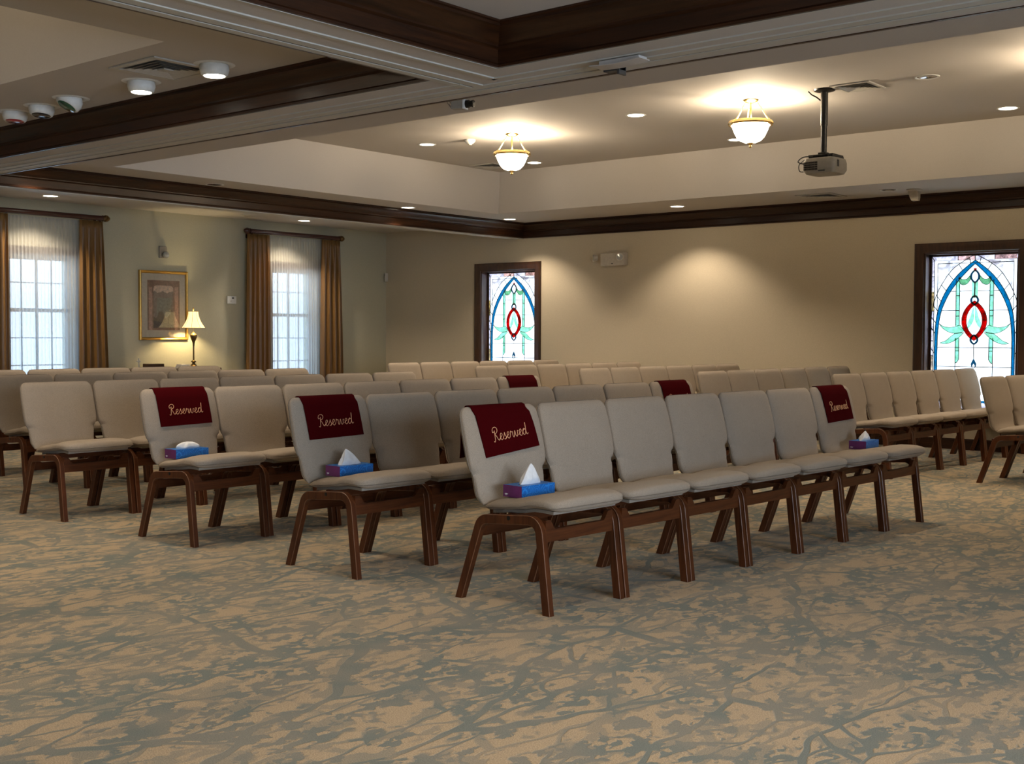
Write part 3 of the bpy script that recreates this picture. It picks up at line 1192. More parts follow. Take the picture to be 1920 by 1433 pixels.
    P = P + [(0.3462, 0.13, 0.4665), (0.3462, -0.13, 0.4665)] + [(x, -y, z) for x, y, z in reversed(P)]
    B().tube(P, 0.0026, 6).make('piping', M['piping'], seat, smooth=True)
    # covered board under the seat
    b = B()
    rings = []
    for x in (-0.10, -0.02, 0.06, 0.12, 0.18, 0.24, 0.29):
        z0 = interp(zb, x) - 0.001
        w = interp(hwt, x) - 0.035
        rings.append([(x, -w, z0 - 0.010), (x, w, z0 - 0.010), (x, w, z0 + 0.004), (x, -w, z0 + 0.004)])
    b.loops(rings)
    b.make('seat_board', M['fabric_under'], t)
    # bent-wood side frames, a front and a rear leg each
    V = [Vector((-0.248, 0)), Vector((-0.112, 0.380)), Vector((0.240, 0.408)), Vector((0.291, 0))]

    def fillet(i, r):
        a, c, d = V[i - 1], V[i], V[i + 1]
        u, w = (a - c).normalized(), (d - c).normalized()
        ang = u.angle(w)
        L = r / math.tan(ang / 2)
        p0, p1 = c + u * L, c + w * L
        cen = c + (u + w).normalized() * (r / sin(ang / 2))
        out = []
        a0 = atan2(p0.y - cen.y, p0.x - cen.x)
        a1 = atan2(p1.y - cen.y, p1.x - cen.x)
        if a1 - a0 > pi:
            a1 -= 2 * pi
        if a0 - a1 > pi:
            a1 += 2 * pi
        for k in range(9):
            q = a0 + (a1 - a0) * k / 8
            out.append(Vector((cen.x + r * cos(q), cen.y + r * sin(q))))
        return out
    mid = V[1].lerp(V[2], 0.54)
    rear = [V[0]] + fillet(1, 0.062) + [mid]
    front = [V[3]] + list(reversed(fillet(2, 0.062))) + [mid]
    tk, wd, ch = 0.021, 0.0155, 0.0022
    for s in (-1, 1):
        yc = s * (PITCHW / 2 - 0.0035 - wd)
        for path in (front, rear):
            rings = []
            for i, p in enumerate(path):
                d = (path[min(i + 1, len(path) - 1)] - path[max(i - 1, 0)]).normalized()
                nrm = Vector((-d.y, d.x))
                if i == 0:
                    nrm = Vector((1, 0)) * math.copysign(1, nrm.x)
                prof = [(-tk, -wd + ch), (-tk + ch, -wd), (tk - ch, -wd), (tk, -wd + ch), (tk, wd - ch), (tk - ch, wd), (-tk + ch, wd), (-tk, wd - ch)]
                k_ = 1.0 if i else 1.04
                rings.append([(p.x + nrm.x * q[0] * k_, yc + q[1], p.y + nrm.y * q[0] * k_) for q in prof])
            b = B()
            b.loops(rings)
            # pale ply edge follows the chamfers
            nf = len(b.f)
            for q in range(len(rings) - 1):
                for j in range(8):
                    if j in (0, 2, 4, 6):
                        b.m[q * 8 + j] = 1 if j in (2, 4, 6, 0) else 0
            b.make('leg', [M['chairwoodZ'], M['ply']], t)
    for xr, nm in ((0.250, 'front_apron'), (-0.146, 'rear_apron')):
        b = B()
        yy = PITCHW / 2 - 0.0035 - 2 * wd
        top = []
        zt, zn, z0 = (0.408, 0.366, 0.312) if xr > 0 else (0.372, 0.345, 0.295)
        for k_ in range(9):
            q = k_ / 8
            top.append((0.205 - 0.04 * q, zt - (zt - zn) * (q * q * (3 - 2 * q))))
        poly = [(-yy, z0), (yy, z0), (yy, zt)] + top + [(-y, z) for y, z in reversed(top)] + [(-yy, zt)]
        b.prism(poly, lambda y, z: (xr - 0.011, y, z), lambda y, z: (xr + 0.011, y, z))
        b.make(nm, M['chairwoodY'], t)
    # under-seat bearer and bolts
    B().box(0.035, 0.095, -0.231, 0.231, 0.386, 0.420).make('seat_bearer', M['chairwoodY'], t, bevel=0.002)
    for s in (-1, 1):
        y0 = s * (PITCHW / 2 - 0.0035)
        b = B().lathe([(0.0, 0.0), (0.010, 0.0), (0.010, 0.0018), (0.006, 0.0024), (0.0, 0.0024)], (0.068, 0, 0), 14, axis='y', cap=False)
        b.v = [(x, y0 + (y if s > 0 else -y), z + 0.402) for x, y, z in b.v]
        b.make('bolt', M['black'], t, smooth='auto')
    return note_kids(t)


ORD = ['first', 'second', 'third', 'fourth', 'fifth', 'sixth', 'seventh']
NEAR = [('A', -3.176, 4.044, 0.0579, range(0, 7)), ('B', -4.380, 4.041, 0.0480, range(0, 7)), ('C', -5.730, 4.051, 0.0214, range(0, 7)),
        ('D', -7.122, 4.055, 0.0133, range(0, 7)), ('E', -8.560, 4.040, 0.0120, range(1, 7)), ('F', -9.803, 3.960, 0.0042, range(2, 7))]
FAR = [('A', -2.86, 10.08, 0.060, 2, 0.53), ('B', -4.06, 9.86, 0.055, 6, 0.518), ('C', -5.28, 9.64, 0.020, 6, 0.524),
       ('D', -6.64, 9.64, 0.018, 6, 0.518), ('E', -7.96, 9.58, 0.002, 6, 0.522), ('F', -9.53, 9.80, 0.035, 6, 0.518)]
GN, GF = 'upholstered wooden chairs in rows across the near block', 'upholstered wooden chairs in rows across the far block'
proto = None
CH = {}
ROWN = {'A': 'front row', 'B': 'second row', 'C': 'third row', 'D': 'fourth row', 'E': 'fifth row', 'F': 'back row'}


def chair_at(x0, y0, a, k, P):
    # row point = foot of the front legs at a seat boundary; chair centre lies 0.29 behind it
    yy = (k + 0.5) * P
    return (x0 + yy * sin(a) - 0.291 * cos(a), y0 + yy * cos(a) + 0.291 * sin(a), 0)


def put_chair(key, loc, rz, label, group, wid=PITCHW):
    global proto
    if proto is None:
        proto = make_chair(label, group)
        proto.location = loc
        proto.rotation_euler = (0, 0, rz)
        CH[key] = proto
    else:
        CH[key] = dup(proto, loc, rz, label, group)
    CH[key].scale = (1, wid / PITCHW, 1)


random.seed(3)
for r, x0, y0, a, ks in NEAR:
    for k_ in ks:
        loc = chair_at(x0, y0, a, k_, PITCHW)
        j = random.uniform(-0.004, 0.004)
        special = {('A', 0): 'oatmeal chair wearing a burgundy cloth, left end of the front row, nearest the camera',
                   ('B', 0): 'oatmeal chair wearing a burgundy cloth, left end of the second row, near block',
                   ('C', 0): 'oatmeal chair wearing a burgundy cloth, left end of the third row, near block',
                   ('A', 6): 'oatmeal chair wearing a burgundy cloth, right end of the front row, near block',
                   ('B', 6): 'oatmeal chair wearing a burgundy cloth, right end of the second row, near block',
                   ('C', 6): 'oatmeal chair wearing a burgundy cloth, right end of the third row, near block'}
        lab = special.get((r, k_), 'bare oatmeal padded chair, near block, %s, %s from its left end' % (ROWN[r], ORD[k_]))
        put_chair((r, k_), (loc[0] + j, loc[1], 0), -a, lab, GN)
for r, x0, y0, a, nch, P in FAR:
    for k_ in range(nch):
        loc = chair_at(x0, y0, a, k_, P)
        lab = 'oatmeal padded chair, far block by the stained glass wall, %s, %s from left' % (ROWN[r], ORD[k_])
        if (r, k_) == ('A', 1):
            lab = 'oatmeal padded chair with a tissue box on it, cut by the right picture edge'
        if (r, k_) == ('A', 0):
            lab = 'oatmeal padded chair beside the right picture edge, first in its row'
        put_chair(('F' + r, k_), loc, -a, lab, GF, P - 0.002)


# ---- burgundy cloths over chair backs
def cloth_path():
    P = []
    for z in (0.662, 0.68, 0.70, 0.72, 0.74, 0.76, 0.78, 0.80, 0.82, 0.84):
        P.append(Vector((lerp_tab(REAR, z) + BT + 0.0085 + 0.003 * sin(pi * min(1, max(0, (z - 0.6) / 0.27))), z)))
    xt = lerp_tab(REAR, 0.875)
    P += [Vector((xt + 0.0515, 0.862)), Vector((xt + 0.043, 0.876)), Vector((xt + 0.026, 0.8825)), Vector((xt + 0.008, 0.880)), Vector((xt - 0.006, 0.868)),
          Vector((xt - 0.013, 0.84)), Vector((xt - 0.015, 0.80)), Vector((xt - 0.013, 0.75)), Vector((xt - 0.010, 0.70)), Vector((xt - 0.012, 0.655))]
    return P


LET = {
    'R': (0.60, [[(0.02, .02), (0.08, -.06), (0.15, .02), (.20, .4), (.24, .80)], [(.17, .72), (.06, .66), (.04, .84), (.16, 1.0), (.36, 1.02), (.49, .88), (.44, .66), (.24, .52), (.34, .34), (.46, .06), (.56, .02), (.64, .12)]]),
    'e': (0.34, [[(-.02, .10), (.10, .20), (.26, .36), (.24, .50), (.13, .47), (.07, .25), (.12, .04), (.22, .0), (.34, .13)]]),
    's': (0.32, [[(-.02, .10), (.10, .30), (.19, .52), (.20, .36), (.27, .16), (.20, .0), (.08, .03)], [(.2, .0), (.34, .13)]]),
    'r': (0.42, [[(-.02, .10), (.08, .36), (.11, .52), (.17, .42), (.28, .44), (.26, .2), (.32, .0), (.42, .13)]]),
    'v': (0.44, [[(-.02, .10), (.05, .40), (.10, .46), (.12, .16), (.20, .0), (.31, .14), (.34, .44), (.42, .40)]]),
    'd': (0.48, [[(-.02, .10), (.16, .40), (.30, .42), (.20, .50), (.08, .34), (.08, .06), (.20, .02), (.33, .22), (.40, .62), (.42, 1.0), (.38, .5), (.38, .1), (.45, .0), (.54, .1)]]),
}


def make_cloth(key, y0, w, rot, drop, label, embroider=True):
    ch = CH[key]
    t = thing('reserved_cloth', label, 'seat cloth', ch.location, ch.rotation_euler.z, 'burgundy cloths hung over end chairs')
    path = cloth_path()
    ny = 14
    rings = []
    nfront = 10

    def warp(x, y, z, front):
        dy = rot * (0.88 - z) * (1 if front else -0.6)
        dz = rot * (y - y0) * 0.8 if z < 0.85 else 0
        return (x, y + dy, z + dz * min(1, (0.86 - z) / 0.1) if z < 0.86 else z)
    for i in range(ny + 1):
        y = y0 - w / 2 + w * i / ny
        ripple = 0.0012 * sin(i * 1.3)
        outer, inner = [], []
        for q, p in enumerate(path):
            d = (path[min(q + 1, len(path) - 1)] - path[max(q - 1, 0)]).normalized()
            nx, nz = d.y, -d.x           # outward
            z = p.y
            rr = ripple if (q < 6 or q > 16) else 0
            zz = z - drop * max(0, (0.80 - z) / 0.14) if q < nfront else z
            outer.append(warp(p.x + nx * 0.002 + rr, y, zz + nz * 0.002, q < nfront))
            inner.append(warp(p.x - nx * 0.002 + rr, y, zz - nz * 0.002, q < nfront))
        rings.append(outer + list(reversed(inner)))
    b = B()
    b.loops(rings)
    b.make('cloth', M['velvet'], t, smooth='auto', angle=50)
    if embroider:
        total = sum(LET[c][0] for c in 'Reserved')
        ux, uz = 0.232 / total, 0.058
        b = B()
        cur = 0.0
        base = 0.727 - drop * 0.3
        for c in 'Reserved':
            adv, strokes = LET[c]
            for st in strokes:
                Q = catmull([(px + cur, py, 0) for px, py in st], 4)
                pts = []
                for p in Q:
                    y = y0 - 0.118 + p.x * ux + 0.15 * p.y * uz * 0.4 + 0.006
                    z = base + p.y * uz
                    x = lerp_tab(REAR, z) + BT + 0.0085 + 0.003 * sin(pi * min(1, max(0, (z - 0.6) / 0.27))) + 0.0035
                    pts.append(warp(x, y, z, True))
                b.tube(pts, 0.00155, 5)
            cur += adv
        b.make('embroidered_word', M['thread'], t, smooth=True)
    return t


make_cloth(('A', 0), -0.015, 0.365, 0.12, 0.0, 'burgundy cloth embroidered Reserved on the nearest chair, left end of the front row')
make_cloth(('B', 0), -0.008, 0.365, 0.03, 0.0, 'burgundy cloth embroidered Reserved on the left end chair of the second row')
make_cloth(('C', 0), 0.005, 0.360, 0.03, 0.004, 'burgundy cloth embroidered Reserved on the left end chair of the third row')
make_cloth(('A', 6), 0.0, 0.345, 0.05, 0.012, 'burgundy cloth embroidered Reserved on the right end chair of the front row')
make_cloth(('B', 6), 0.010, 0.345, 0.02, 0.0, 'burgundy cloth on the right end chair of the second row, word hidden below')
make_cloth(('C', 6), 0.010, 0.345, 0.02, 0.0, 'burgundy cloth on the right end chair of the third row, partly hidden')


# ---- tissue boxes
def make_tissue_box(key, lx, ly, rz, kind, label):
    ch = CH[key]
    a = ch.rotation_euler.z
    x = ch.location.x + lx * cos(a) - ly * sin(a)
    y = ch.location.y + lx * sin(a) + ly * cos(a)
    t = thing('tissue_box', label, 'tissue box', (x, y, 0.4775), a + rz, 'tissue boxes left on chairs')
    hx, hy, h = 0.0575, 0.112, 0.054
    b = B()
    v = [(-hx, -hy, 0), (hx, -hy, 0), (hx, hy, 0), (-hx, hy, 0), (-hx, -hy, h), (hx, -hy, h), (hx, hy, h), (-hx, hy, h)]
    b.add(v, [(0, 3, 2, 1), (1, 2, 6, 5), (3, 0, 4, 7)], 0)
    b.add(v, [(0, 1, 5, 4), (2, 3, 7, 6)], 1)
    # top with an oval slot
    n = 24
    ov = [(0.020 * cos(2 * pi * i / n), 0.070 * sin(2 * pi * i / n), h) for i in range(n)]
    ring = []
    for i in range(n):
        ang = 2 * pi * i / n
        c, s = cos(ang), sin(ang)
        k_ = 1 / max(abs(c), abs(s))
        ring.append((hx * c * k_, hy * s * k_, h))
    b.add(ov + ring, [(i, (i + 1) % n, n + (i + 1) % n, n + i) for i in range(n)], 0)
    b.add([(p[0], p[1], h - 0.02) for p in ov], [tuple(range(n))], 0)
    b.add(ov + [(p[0], p[1], h - 0.02) for p in ov], [(i, (i + 1) % n, n + (i + 1) % n, n + i) for i in range(n)], 0)
    cart = b.make('carton', [M['box_blue'], M['box_purple']], t)
    b = B()
    pts = [(-0.046 + 0.0022 * i, -hy - 0.0006, 0.013 + 0.003 * sin(i * 1.9)) for i in range(9)]
    b.tube(pts, 0.0013, 5)
    b.tube([(-0.046, -hy - 0.0006, 0.0085), (-0.036, -hy - 0.0006, 0.0085)], 0.0006, 5)
    b.make('printed_mark', M['mark'], cart)
    rnd = random.Random(kind * 11 + 5)
    b = B()
    n = 40
    H, sk, wide = {0: (0.092, 0.004, 0.066), 1: (0.082, -0.030, 0.074), 2: (0.040, 0.0, 0.078), 3: (0.060, 0.004, 0.070), 4: (0.024, 0.0, 0.066)}[kind]
    rings = []
    ph = [rnd.uniform(0, 6.28) for _ in range(6)]
    for i in range(13):
        q = i / 12
        if kind in (2, 4):
            rad = sqrt(max(0, 1 - q ** 2.2))
        else:
            rad = (1 - q) ** 0.85 + 0.03
        ring = []
        for j in range(n):
            ang = 2 * pi * j / n
            fold = 1 + (0.20 * sin(3 * ang + ph[0] + q * 1.5) + 0.13 * sin(7 * ang + ph[1] - q * 2) + 0.07 * sin(13 * ang + ph[2]))
            fold = 1 + (fold - 1) * (0.35 + 0.65 * q) if i else 1
            ring.append((0.018 * rad * cos(ang) * fold * (1 + 1.1 * min(1, q * 3)) + 0.006 * q,
                         wide * rad * sin(ang) * fold + sk * q ** 1.5,
                         h - 0.006 + (H + 0.006) * q + 0.006 * sin(5 * ang + ph[3]) * (1 - q) * min(1, q * 4)))
        rings.append(ring)
    b.loops(rings, cap=True)
    b.make('tissue', M['tissue'], t, smooth=True)


make_tissue_box(('A', 0), 0.000, -0.052, 0.0, 0, 'blue and purple tissue box with a tall tissue peak on the nearest chair')
make_tissue_box(('B', 0), -0.012, -0.040, 0.0, 1, 'blue and purple tissue box with a curled tissue peak, second row left end')
make_tissue_box(('C', 0), -0.020, -0.085, 0.0, 2, 'blue and purple tissue box with a low rumpled tissue, third row left end')
make_tissue_box(('A', 6), -0.005, 0.035, 0.10, 3, 'blue and purple tissue box on the right end chair of the front row')
make_tissue_box(('FA', 1), 0.01, -0.02, 0.0, 4, 'purple ended tissue box cut by the right picture edge')


# ================================================================== ceiling fittings
def downlight(x, y, z, on, label, group='recessed ceiling downlights'):
    t = thing('recessed_downlight', label, 'downlight', (x, y, z), 0, group)
    b = B().lathe([(0.075, -0.0005), (0.080, -0.004), (0.092, -0.005), (0.098, -0.0005)], n=32, cap=False)
    b.make('trim_ring', M['white'], t, smooth='auto')
    b = B().lathe([(0.0, -0.0035 if on else 0.0), (0.045, -0.0035 if on else 0.0), (0.078, -0.002)], n=32, cap=False)
    if not on:
        b = B().lathe([(0.0, -0.001), (0.030, -0.001), (0.034, -0.003), (0.050, -0.0012), (0.056, -0.0035), (0.078, -0.0015)], n=32, cap=False)
    b.make('lens', M['lens_on'] if on else M['lens_off'], t, smooth='auto')
    if on:
        light('downlight_beam', 'SPOT', (0, 0, -0.012), P_SPOT, WARM, t, spot_size=radians(100 if (z > 3 and y > 11) else 118), spot_blend=0.55, shadow_soft_size=0.05)
    return t


DL = [(-9.08, 9.45, H3, 1, 'lit downlight in the tray ceiling left of the farther bowl lamp'),
      (-9.03, 11.23, H3, 1, 'lit downlight in the tray ceiling just right of the farther bowl lamp'),
      (-6.35, 9.40, H3, 1, 'lit downlight in the tray ceiling between the two bowl lamps'),
      (-6.32, 11.22, H3, 1, 'lit downlight half hidden behind the nearer bowl lamp'),
      (-3.56, 11.18, H3, 1, 'lit downlight in the tray ceiling by the right picture edge'),
      (-3.63, 9.44, H3, 0, 'unlit chrome downlight in the tray ceiling right of the projector pole'),
      (-10.36, 12.37, H2, 1, 'lit downlight in the corner where the walnut crowns meet'),
      (-7.74, 12.35, H2, 1, 'lit downlight above the blank back wall beside the crown'),
      (-5.12, 12.31, H2, 0, 'unlit chrome downlight beside the hanging sensor near the back wall'),
      (-10.40, 10.49, H2, 1, 'lit downlight above the long side crown'),
      (-10.40, 7.66, H2, 0, 'unlit chrome downlight above the long side crown, farther left'),
      (-12.82, 7.20, ZT, 1, 'lit downlight in the low aisle ceiling above the left window'),
      (-12.82, 10.92, ZT, 1, 'lit downlight in the low aisle ceiling above the second window'),
      (-10.40, 5.75, H2, 1, 'lit downlight hidden behind the folding wall header at far left'),
      (-2.50, 12.31, H2, 1, 'added unseen fill downlight by the back wall beyond the right picture edge'),  # unseen, added past the frame edge to brighten the back wall
      (-0.90, 11.20, H3, 1, 'added unseen fill downlight in the tray ceiling beyond the right picture edge'),  # unseen tray lamps, added for more light at the right end
      (-0.90, 9.42, H3, 1, 'added unseen fill downlight in the tray ceiling beyond the right picture edge, nearer'),
      (-9.08, 7.62, H3, 1, 'added unseen downlight in the far tray hidden behind the header, leftmost'),  # unseen row continuing the lamp grid, added to light the darker chair rows
      (-6.35, 7.62, H3, 1, 'added unseen downlight in the far tray hidden behind the header, middle'),
      (-3.60, 7.62, H3, 1, 'added unseen downlight in the far tray hidden behind the header, rightmost'),
      (-2.55, 3.20, H3, 1, 'added unseen fill downlight above the picture top, right bay, back left'),  # unseen right bay lamps, added to lift the foreground floor and chairs
      (-0.10, 3.20, H3, 1, 'added unseen fill downlight above the picture top, right bay, back middle'),
      (2.20, 3.20, H3, 1, 'added unseen fill downlight above the picture top, right bay, back right'),
      (-2.55, 0.60, H3, 1, 'added unseen fill downlight over the camera, right bay, left'),  # also unseen, added as fill above the near floor
      (-0.10, 0.60, H3, 1, 'added unseen fill downlight over the camera, right bay, middle'),
      (-5.90, 2.60, H3, 1, 'added unseen fill downlight above the picture top, left bay, right'),  # unseen left bay lamps, added to even out the light
      (-8.60, 2.60, H3, 1, 'added unseen fill downlight above the picture top, left bay, left'),
      (-5.90, 0.20, H3, 1, 'added unseen fill downlight above the picture top, left bay, front')]
for x, y, z, on, lab in DL:
    downlight(x, y, z, on, lab)


def eyeball(x, y, z, tilt, kind, label):
    t = thing('eyeball_downlight', label, 'downlight', (x, y, z), 0, 'eyeball downlights in a row')
    B().lathe([(0.078, -0.001), (0.100, -0.008), (0.118, -0.001)], n=32, cap=False).make('trim_ring', M['white'], t, smooth='auto')
    deg, az = tilt
    # lean the ball so its lens looks towards azimuth az
    axis = Vector((-sin(az), cos(az), 0))
    R_ = Matrix.Rotation(-radians(deg), 3, axis)
    piv = Vector((0, 0, -0.005))

    def lean(b):
        b.v = [tuple(R_ @ (Vector(q) - piv) + piv) for q in b.v]
        return b
    lean(B().lathe([(0.0, -0.062), (0.066, -0.066), (0.076, -0.058), (0.084, -0.030), (0.080, 0.000), (0.060, 0.03)], n=32, cap=False)).make('housing', M['white'], t, smooth='auto')
    lean(B().lathe([(0.0, -0.070), (0.058, -0.0685), (0.063, -0.064)], n=32, cap=False)).make('lens', M[kind], t, smooth=True)
    if kind == 'lens_on':
        light('downlight_beam', 'SPOT', (0, 0, -0.085), P_SPOT * 0.45, WARM, t, spot_size=radians(105), spot_blend=0.6, shadow_soft_size=0.05)


eyeball(-5.773, 4.255, H2, (0, 0), 'lens_on', 'lit white eyeball lamp right of the square vent')
eyeball(-6.512, 4.260, H2, (0, 0), 'lens_on', 'lit white eyeball lamp left of the square vent')
eyeball(-7.331, 4.268, H2, (30, radians(265)), 'lens_green', 'unlit white eyeball lamp with a green lens')
eyeball(-7.740, 4.290, H2, (8, radians(300)), 'lens_dark', 'unlit white eyeball lamp with a dark lens, middle of three')
eyeball(-8.097, 4.288, H2, (6, radians(310)), 'lens_red', 'unlit white eyeball lamp with a red lens')


def diffuser(x, y, z, s, label):
    t = thing('ceiling_vent', label, 'vent', (x, y, z), 0, 'square ceiling air vents')
    b = B()
    for a, c, z0, z1 in ((s, s * 0.82, 0.0, -0.010),):
        for sx0, sx1, sy0, sy1 in ((-a, a, -a, -c), (-a, a, c, a), (-a, -c, -c, c), (c, a, -c, c)):
            b.box(sx0, sx1, sy0, sy1, z1, z0 - 0.0005)
    b.make('frame', M['vent'], t, bevel=0.002)
    B().box(-s * .82, s * .82, -s * .82, s * .82, -0.002, -0.0005).make('backing', M['ventback'], t)
    for q in (0.74, 0.58, 0.42, 0.26):
        o, i = s * q, s * (q - 0.10)
        v = []
        for r_, zz in ((o, -0.012), (i, -0.003), (i - 0.002, -0.003), (o - 0.002, -0.013)):
            v.append([(-r_, -r_, zz), (r_, -r_, zz), (r_, r_, zz), (-r_, r_, zz)])
        B().loops(v, cap=False).make('louvre', M['vent'], t)
    B().box(-s * .14, s * .14, -s * .14, s * .14, -0.014, -0.004).make('centre_plate', M['vent'], t)


diffuser(-6.08, 4.14, H2, 0.23, 'square air vent in the left bay between the two lit eyeball lamps')
diffuser(-9.60, 11.12, H3, 0.20, 'square air vent partly behind the farther bowl lamp')
diffuser(-4.208, 9.449, H3, 0.17, 'square air vent beside the projector pole')
diffuser(-5.91, 12.37, H2, 0.21, 'square air vent close to the back wall crown')


def bowl_lamp(x, y, z, label):
    t = thing('bowl_ceiling_lamp', label, 'ceiling lamp', (x, y, z), 0, 'brass bowl ceiling lamps')
    B().lathe([(0.0, -0.030), (0.030, -0.030), (0.052, -0.020), (0.068, -0.008), (0.070, -0.0005)], n=32, cap=False).make('canopy', M['brass'], t, smooth='auto')
    B().lathe([(0.008, -0.20), (0.008, -0.03)], n=12).make('stem', M['brass'], t, smooth='auto')
    for k_ in range(3):
        a = YAW + pi / 2 + 2 * pi / 3 * k_
        c, s = cos(a), sin(a)
        P = [(0.058, -0.022), (0.085, -0.065), (0.125, -0.130), (0.158, -0.180)]
        b = B().tube([(r_ * c, r_ * s, zz) for r_, zz in P], 0.006, 8)
        for r_, zz, rad in ((0.086, -0.068, 0.010), (0.160, -0.184, 0.013), (0.196, -0.212, 0.010)):
            b.lathe([(0.001, -rad), (rad * .7, -rad * .7), (rad, 0), (rad * .7, rad * .7), (0.001, rad)], (r_ * c, r_ * s, zz), 10)
        b.tube([(0.160 * c, 0.160 * s, -0.184), (0.182 * c, 0.182 * s, -0.190), (0.196 * c, 0.196 * s, -0.212)], 0.006, 8)
        b.make('arm', M['brass'], t, smooth='auto')
    B().lathe([(0.170, -0.184), (0.186, -0.186), (0.192, -0.196), (0.196, -0.210), (0.190, -0.222), (0.170, -0.224), (0.166, -0.204), (0.170, -0.184)], n=48, cap=False).make('rim', M['brass'], t, smooth='auto')
    B().lathe([(0.166, -0.210), (0.158, -0.235), (0.143, -0.275), (0.120, -0.320), (0.090, -0.352), (0.050, -0.370), (0.0, -0.376)], n=48, cap=False).make('glass_bowl', M['bowl'], t, smooth=True)
    B().lathe([(0.0, -0.418), (0.008, -0.412), (0.014, -0.402), (0.008, -0.392), (0.022, -0.384), (0.030, -0.374), (0.0, -0.372)], n=20, cap=False).make('finial', M['brass'], t, smooth='auto')
    light('bulb_glow', 'POINT', (0.03, 0, -0.165), P_PEND, (1.0, 0.80, 0.55), t, shadow_soft_size=0.045)


bowl_lamp(-7.921, 9.487, H3, 'lit brass and white glass bowl lamp, the farther one, left')
bowl_lamp(-5.160, 9.406, H3, 'lit brass and white glass bowl lamp left of the projector, the nearer one')
bowl_lamp(-2.400, 9.330, H3, 'lit brass and white glass bowl lamp beyond the right picture edge')

bowl_lamp(-7.600, 1.000, H3, 'unseen bowl lamp added to light the left bay, beyond the left picture edge')  # added out of view to brighten the left bay tray

# ---- projector on its pole
t = thing('ceiling_projector', 'grey projector hanging on a black telescopic pole from the tray ceiling', 'projector', (-4.475, 9.401, H3))
B().lathe([(0.0, -0.022), (0.045, -0.022), (0.085, -0.012), (0.090, -0.0005)], n=32, cap=False).make('ceiling_plate', M['black'], t, smooth='auto')
B().lathe([(0.030, -0.30), (0.030, -0.02)], n=24).make('upper_pole', M['black'], t, smooth='auto')
B().lathe([(0.025, -0.535), (0.025, -0.30)], n=24).make('lower_pole', M['black'], t, smooth='auto')
b = B().box(-0.09, 0.13, -0.10, 0.10, -0.560, -0.545)
for sx in (-0.07, 0.10):
    b.box(sx - .012, sx + .03, -0.11, 0.11, -0.570, -0.556)
b.box(-0.035, 0.035, -0.035, 0.035, -0.548, -0.520)
b.make('mount_bracket', M['black'], t, bevel=0.003)
rings = []
for q, (dx, dy, zz) in enumerate(((0.105, 0.095, -0.706), (0.132, 0.122, -0.700), (0.150, 0.138, -0.670), (0.150, 0.138, -0.610), (0.140, 0.130, -0.578), (0.120, 0.11, -0.572))):
    ring = []
    for j in range(28):
        an = 2 * pi * j / 28
        ring.append((0.015 + dx * math.copysign(abs(cos(an)) ** 0.35, cos(an)), dy * math.copysign(abs(sin(an)) ** 0.35, sin(an)), zz))
    rings.append(ring)
body = B().loops(rings).make('body', M['projector'], t, smooth='auto', angle=35)
b = B()
for i in range(10):
    for j in range(4):
        b.box(-0.110 + i * 0.0125, -0.1015 + i * 0.0125, -0.1405, -0.136, -0.675 + j * 0.018, -0.662 + j * 0.018)
b.make('air_grille', M['black'], body)
B().box(0.02, 0.075, -0.1405, -0.132, -0.690, -0.679).make('socket_recess', M['darkgrey'], body)
B().box(0.163, 0.1665, -0.09, -0.06, -0.655, -0.60).make('side_slot', M['darkgrey'], body)
b = B().tube(catmull([(-0.028, 0, -0.09), (-0.06, -0.02, -0.06), (-0.10, -0.03, -0.035), (-0.13, -0.03, -0.006)], 5), 0.006, 8)
b.tube(catmull([(-0.05, -0.05, -0.555), (-0.12, -0.12, -0.56), (-0.155, -0.15, -0.60), (-0.10, -0.142, -0.625)], 5), 0.005, 8)
b.tube(catmull([(-0.12, -0.10, -0.58), (-0.17, -0.10, -0.62), (-0.165, -0.10, -0.67), (-0.13, -0.10, -0.68)], 5), 0.004, 8)
b.make('cable', M['black'], t, smooth=True)

# ---- smoke detector, hanging sensor, box camera, track cover
t = thing('smoke_detector', 'small round white smoke detector on the tray ceiling left of the farther bowl lamp', 'smoke detector', (-8.504, 9.497, H3))
B().lathe([(0.0, -0.045), (0.030, -0.045), (0.040, -0.036), (0.055, -0.022), (0.058, -0.0005)], n=28, cap=False).make('housing', M['white'], t, smooth='auto')
B().lathe([(0.0, -0.058), (0.018, -0.056), (0.022, -0.045)], n=20, cap=False).make('sensing_chamber', M['offwhite'], t, smooth='auto')
t = thing('motion_sensor', 'off white sensor hanging from the ceiling near the back wall crown', 'motion sensor', (-4.893, 12.424, H2))
B().lathe([(0.0, -0.026), (0.055, -0.024), (0.078, -0.010), (0.080, -0.0005)], n=28, cap=False).make('base', M['offwhite'], t, smooth='auto')
b = B()
b.loops([[(x * s_ + 0.006 * k_, y * s_ * 0.75, -0.02 - k_ * 0.034) for x, y in ((-.05, -.05), (.05, -.05), (.05, .05), (-.05, .05))] for k_, s_ in enumerate((1.05, 1.0, 0.9, 0.72))])
b.make('sensor_head', M['offwhite'], t, bevel=0.006)

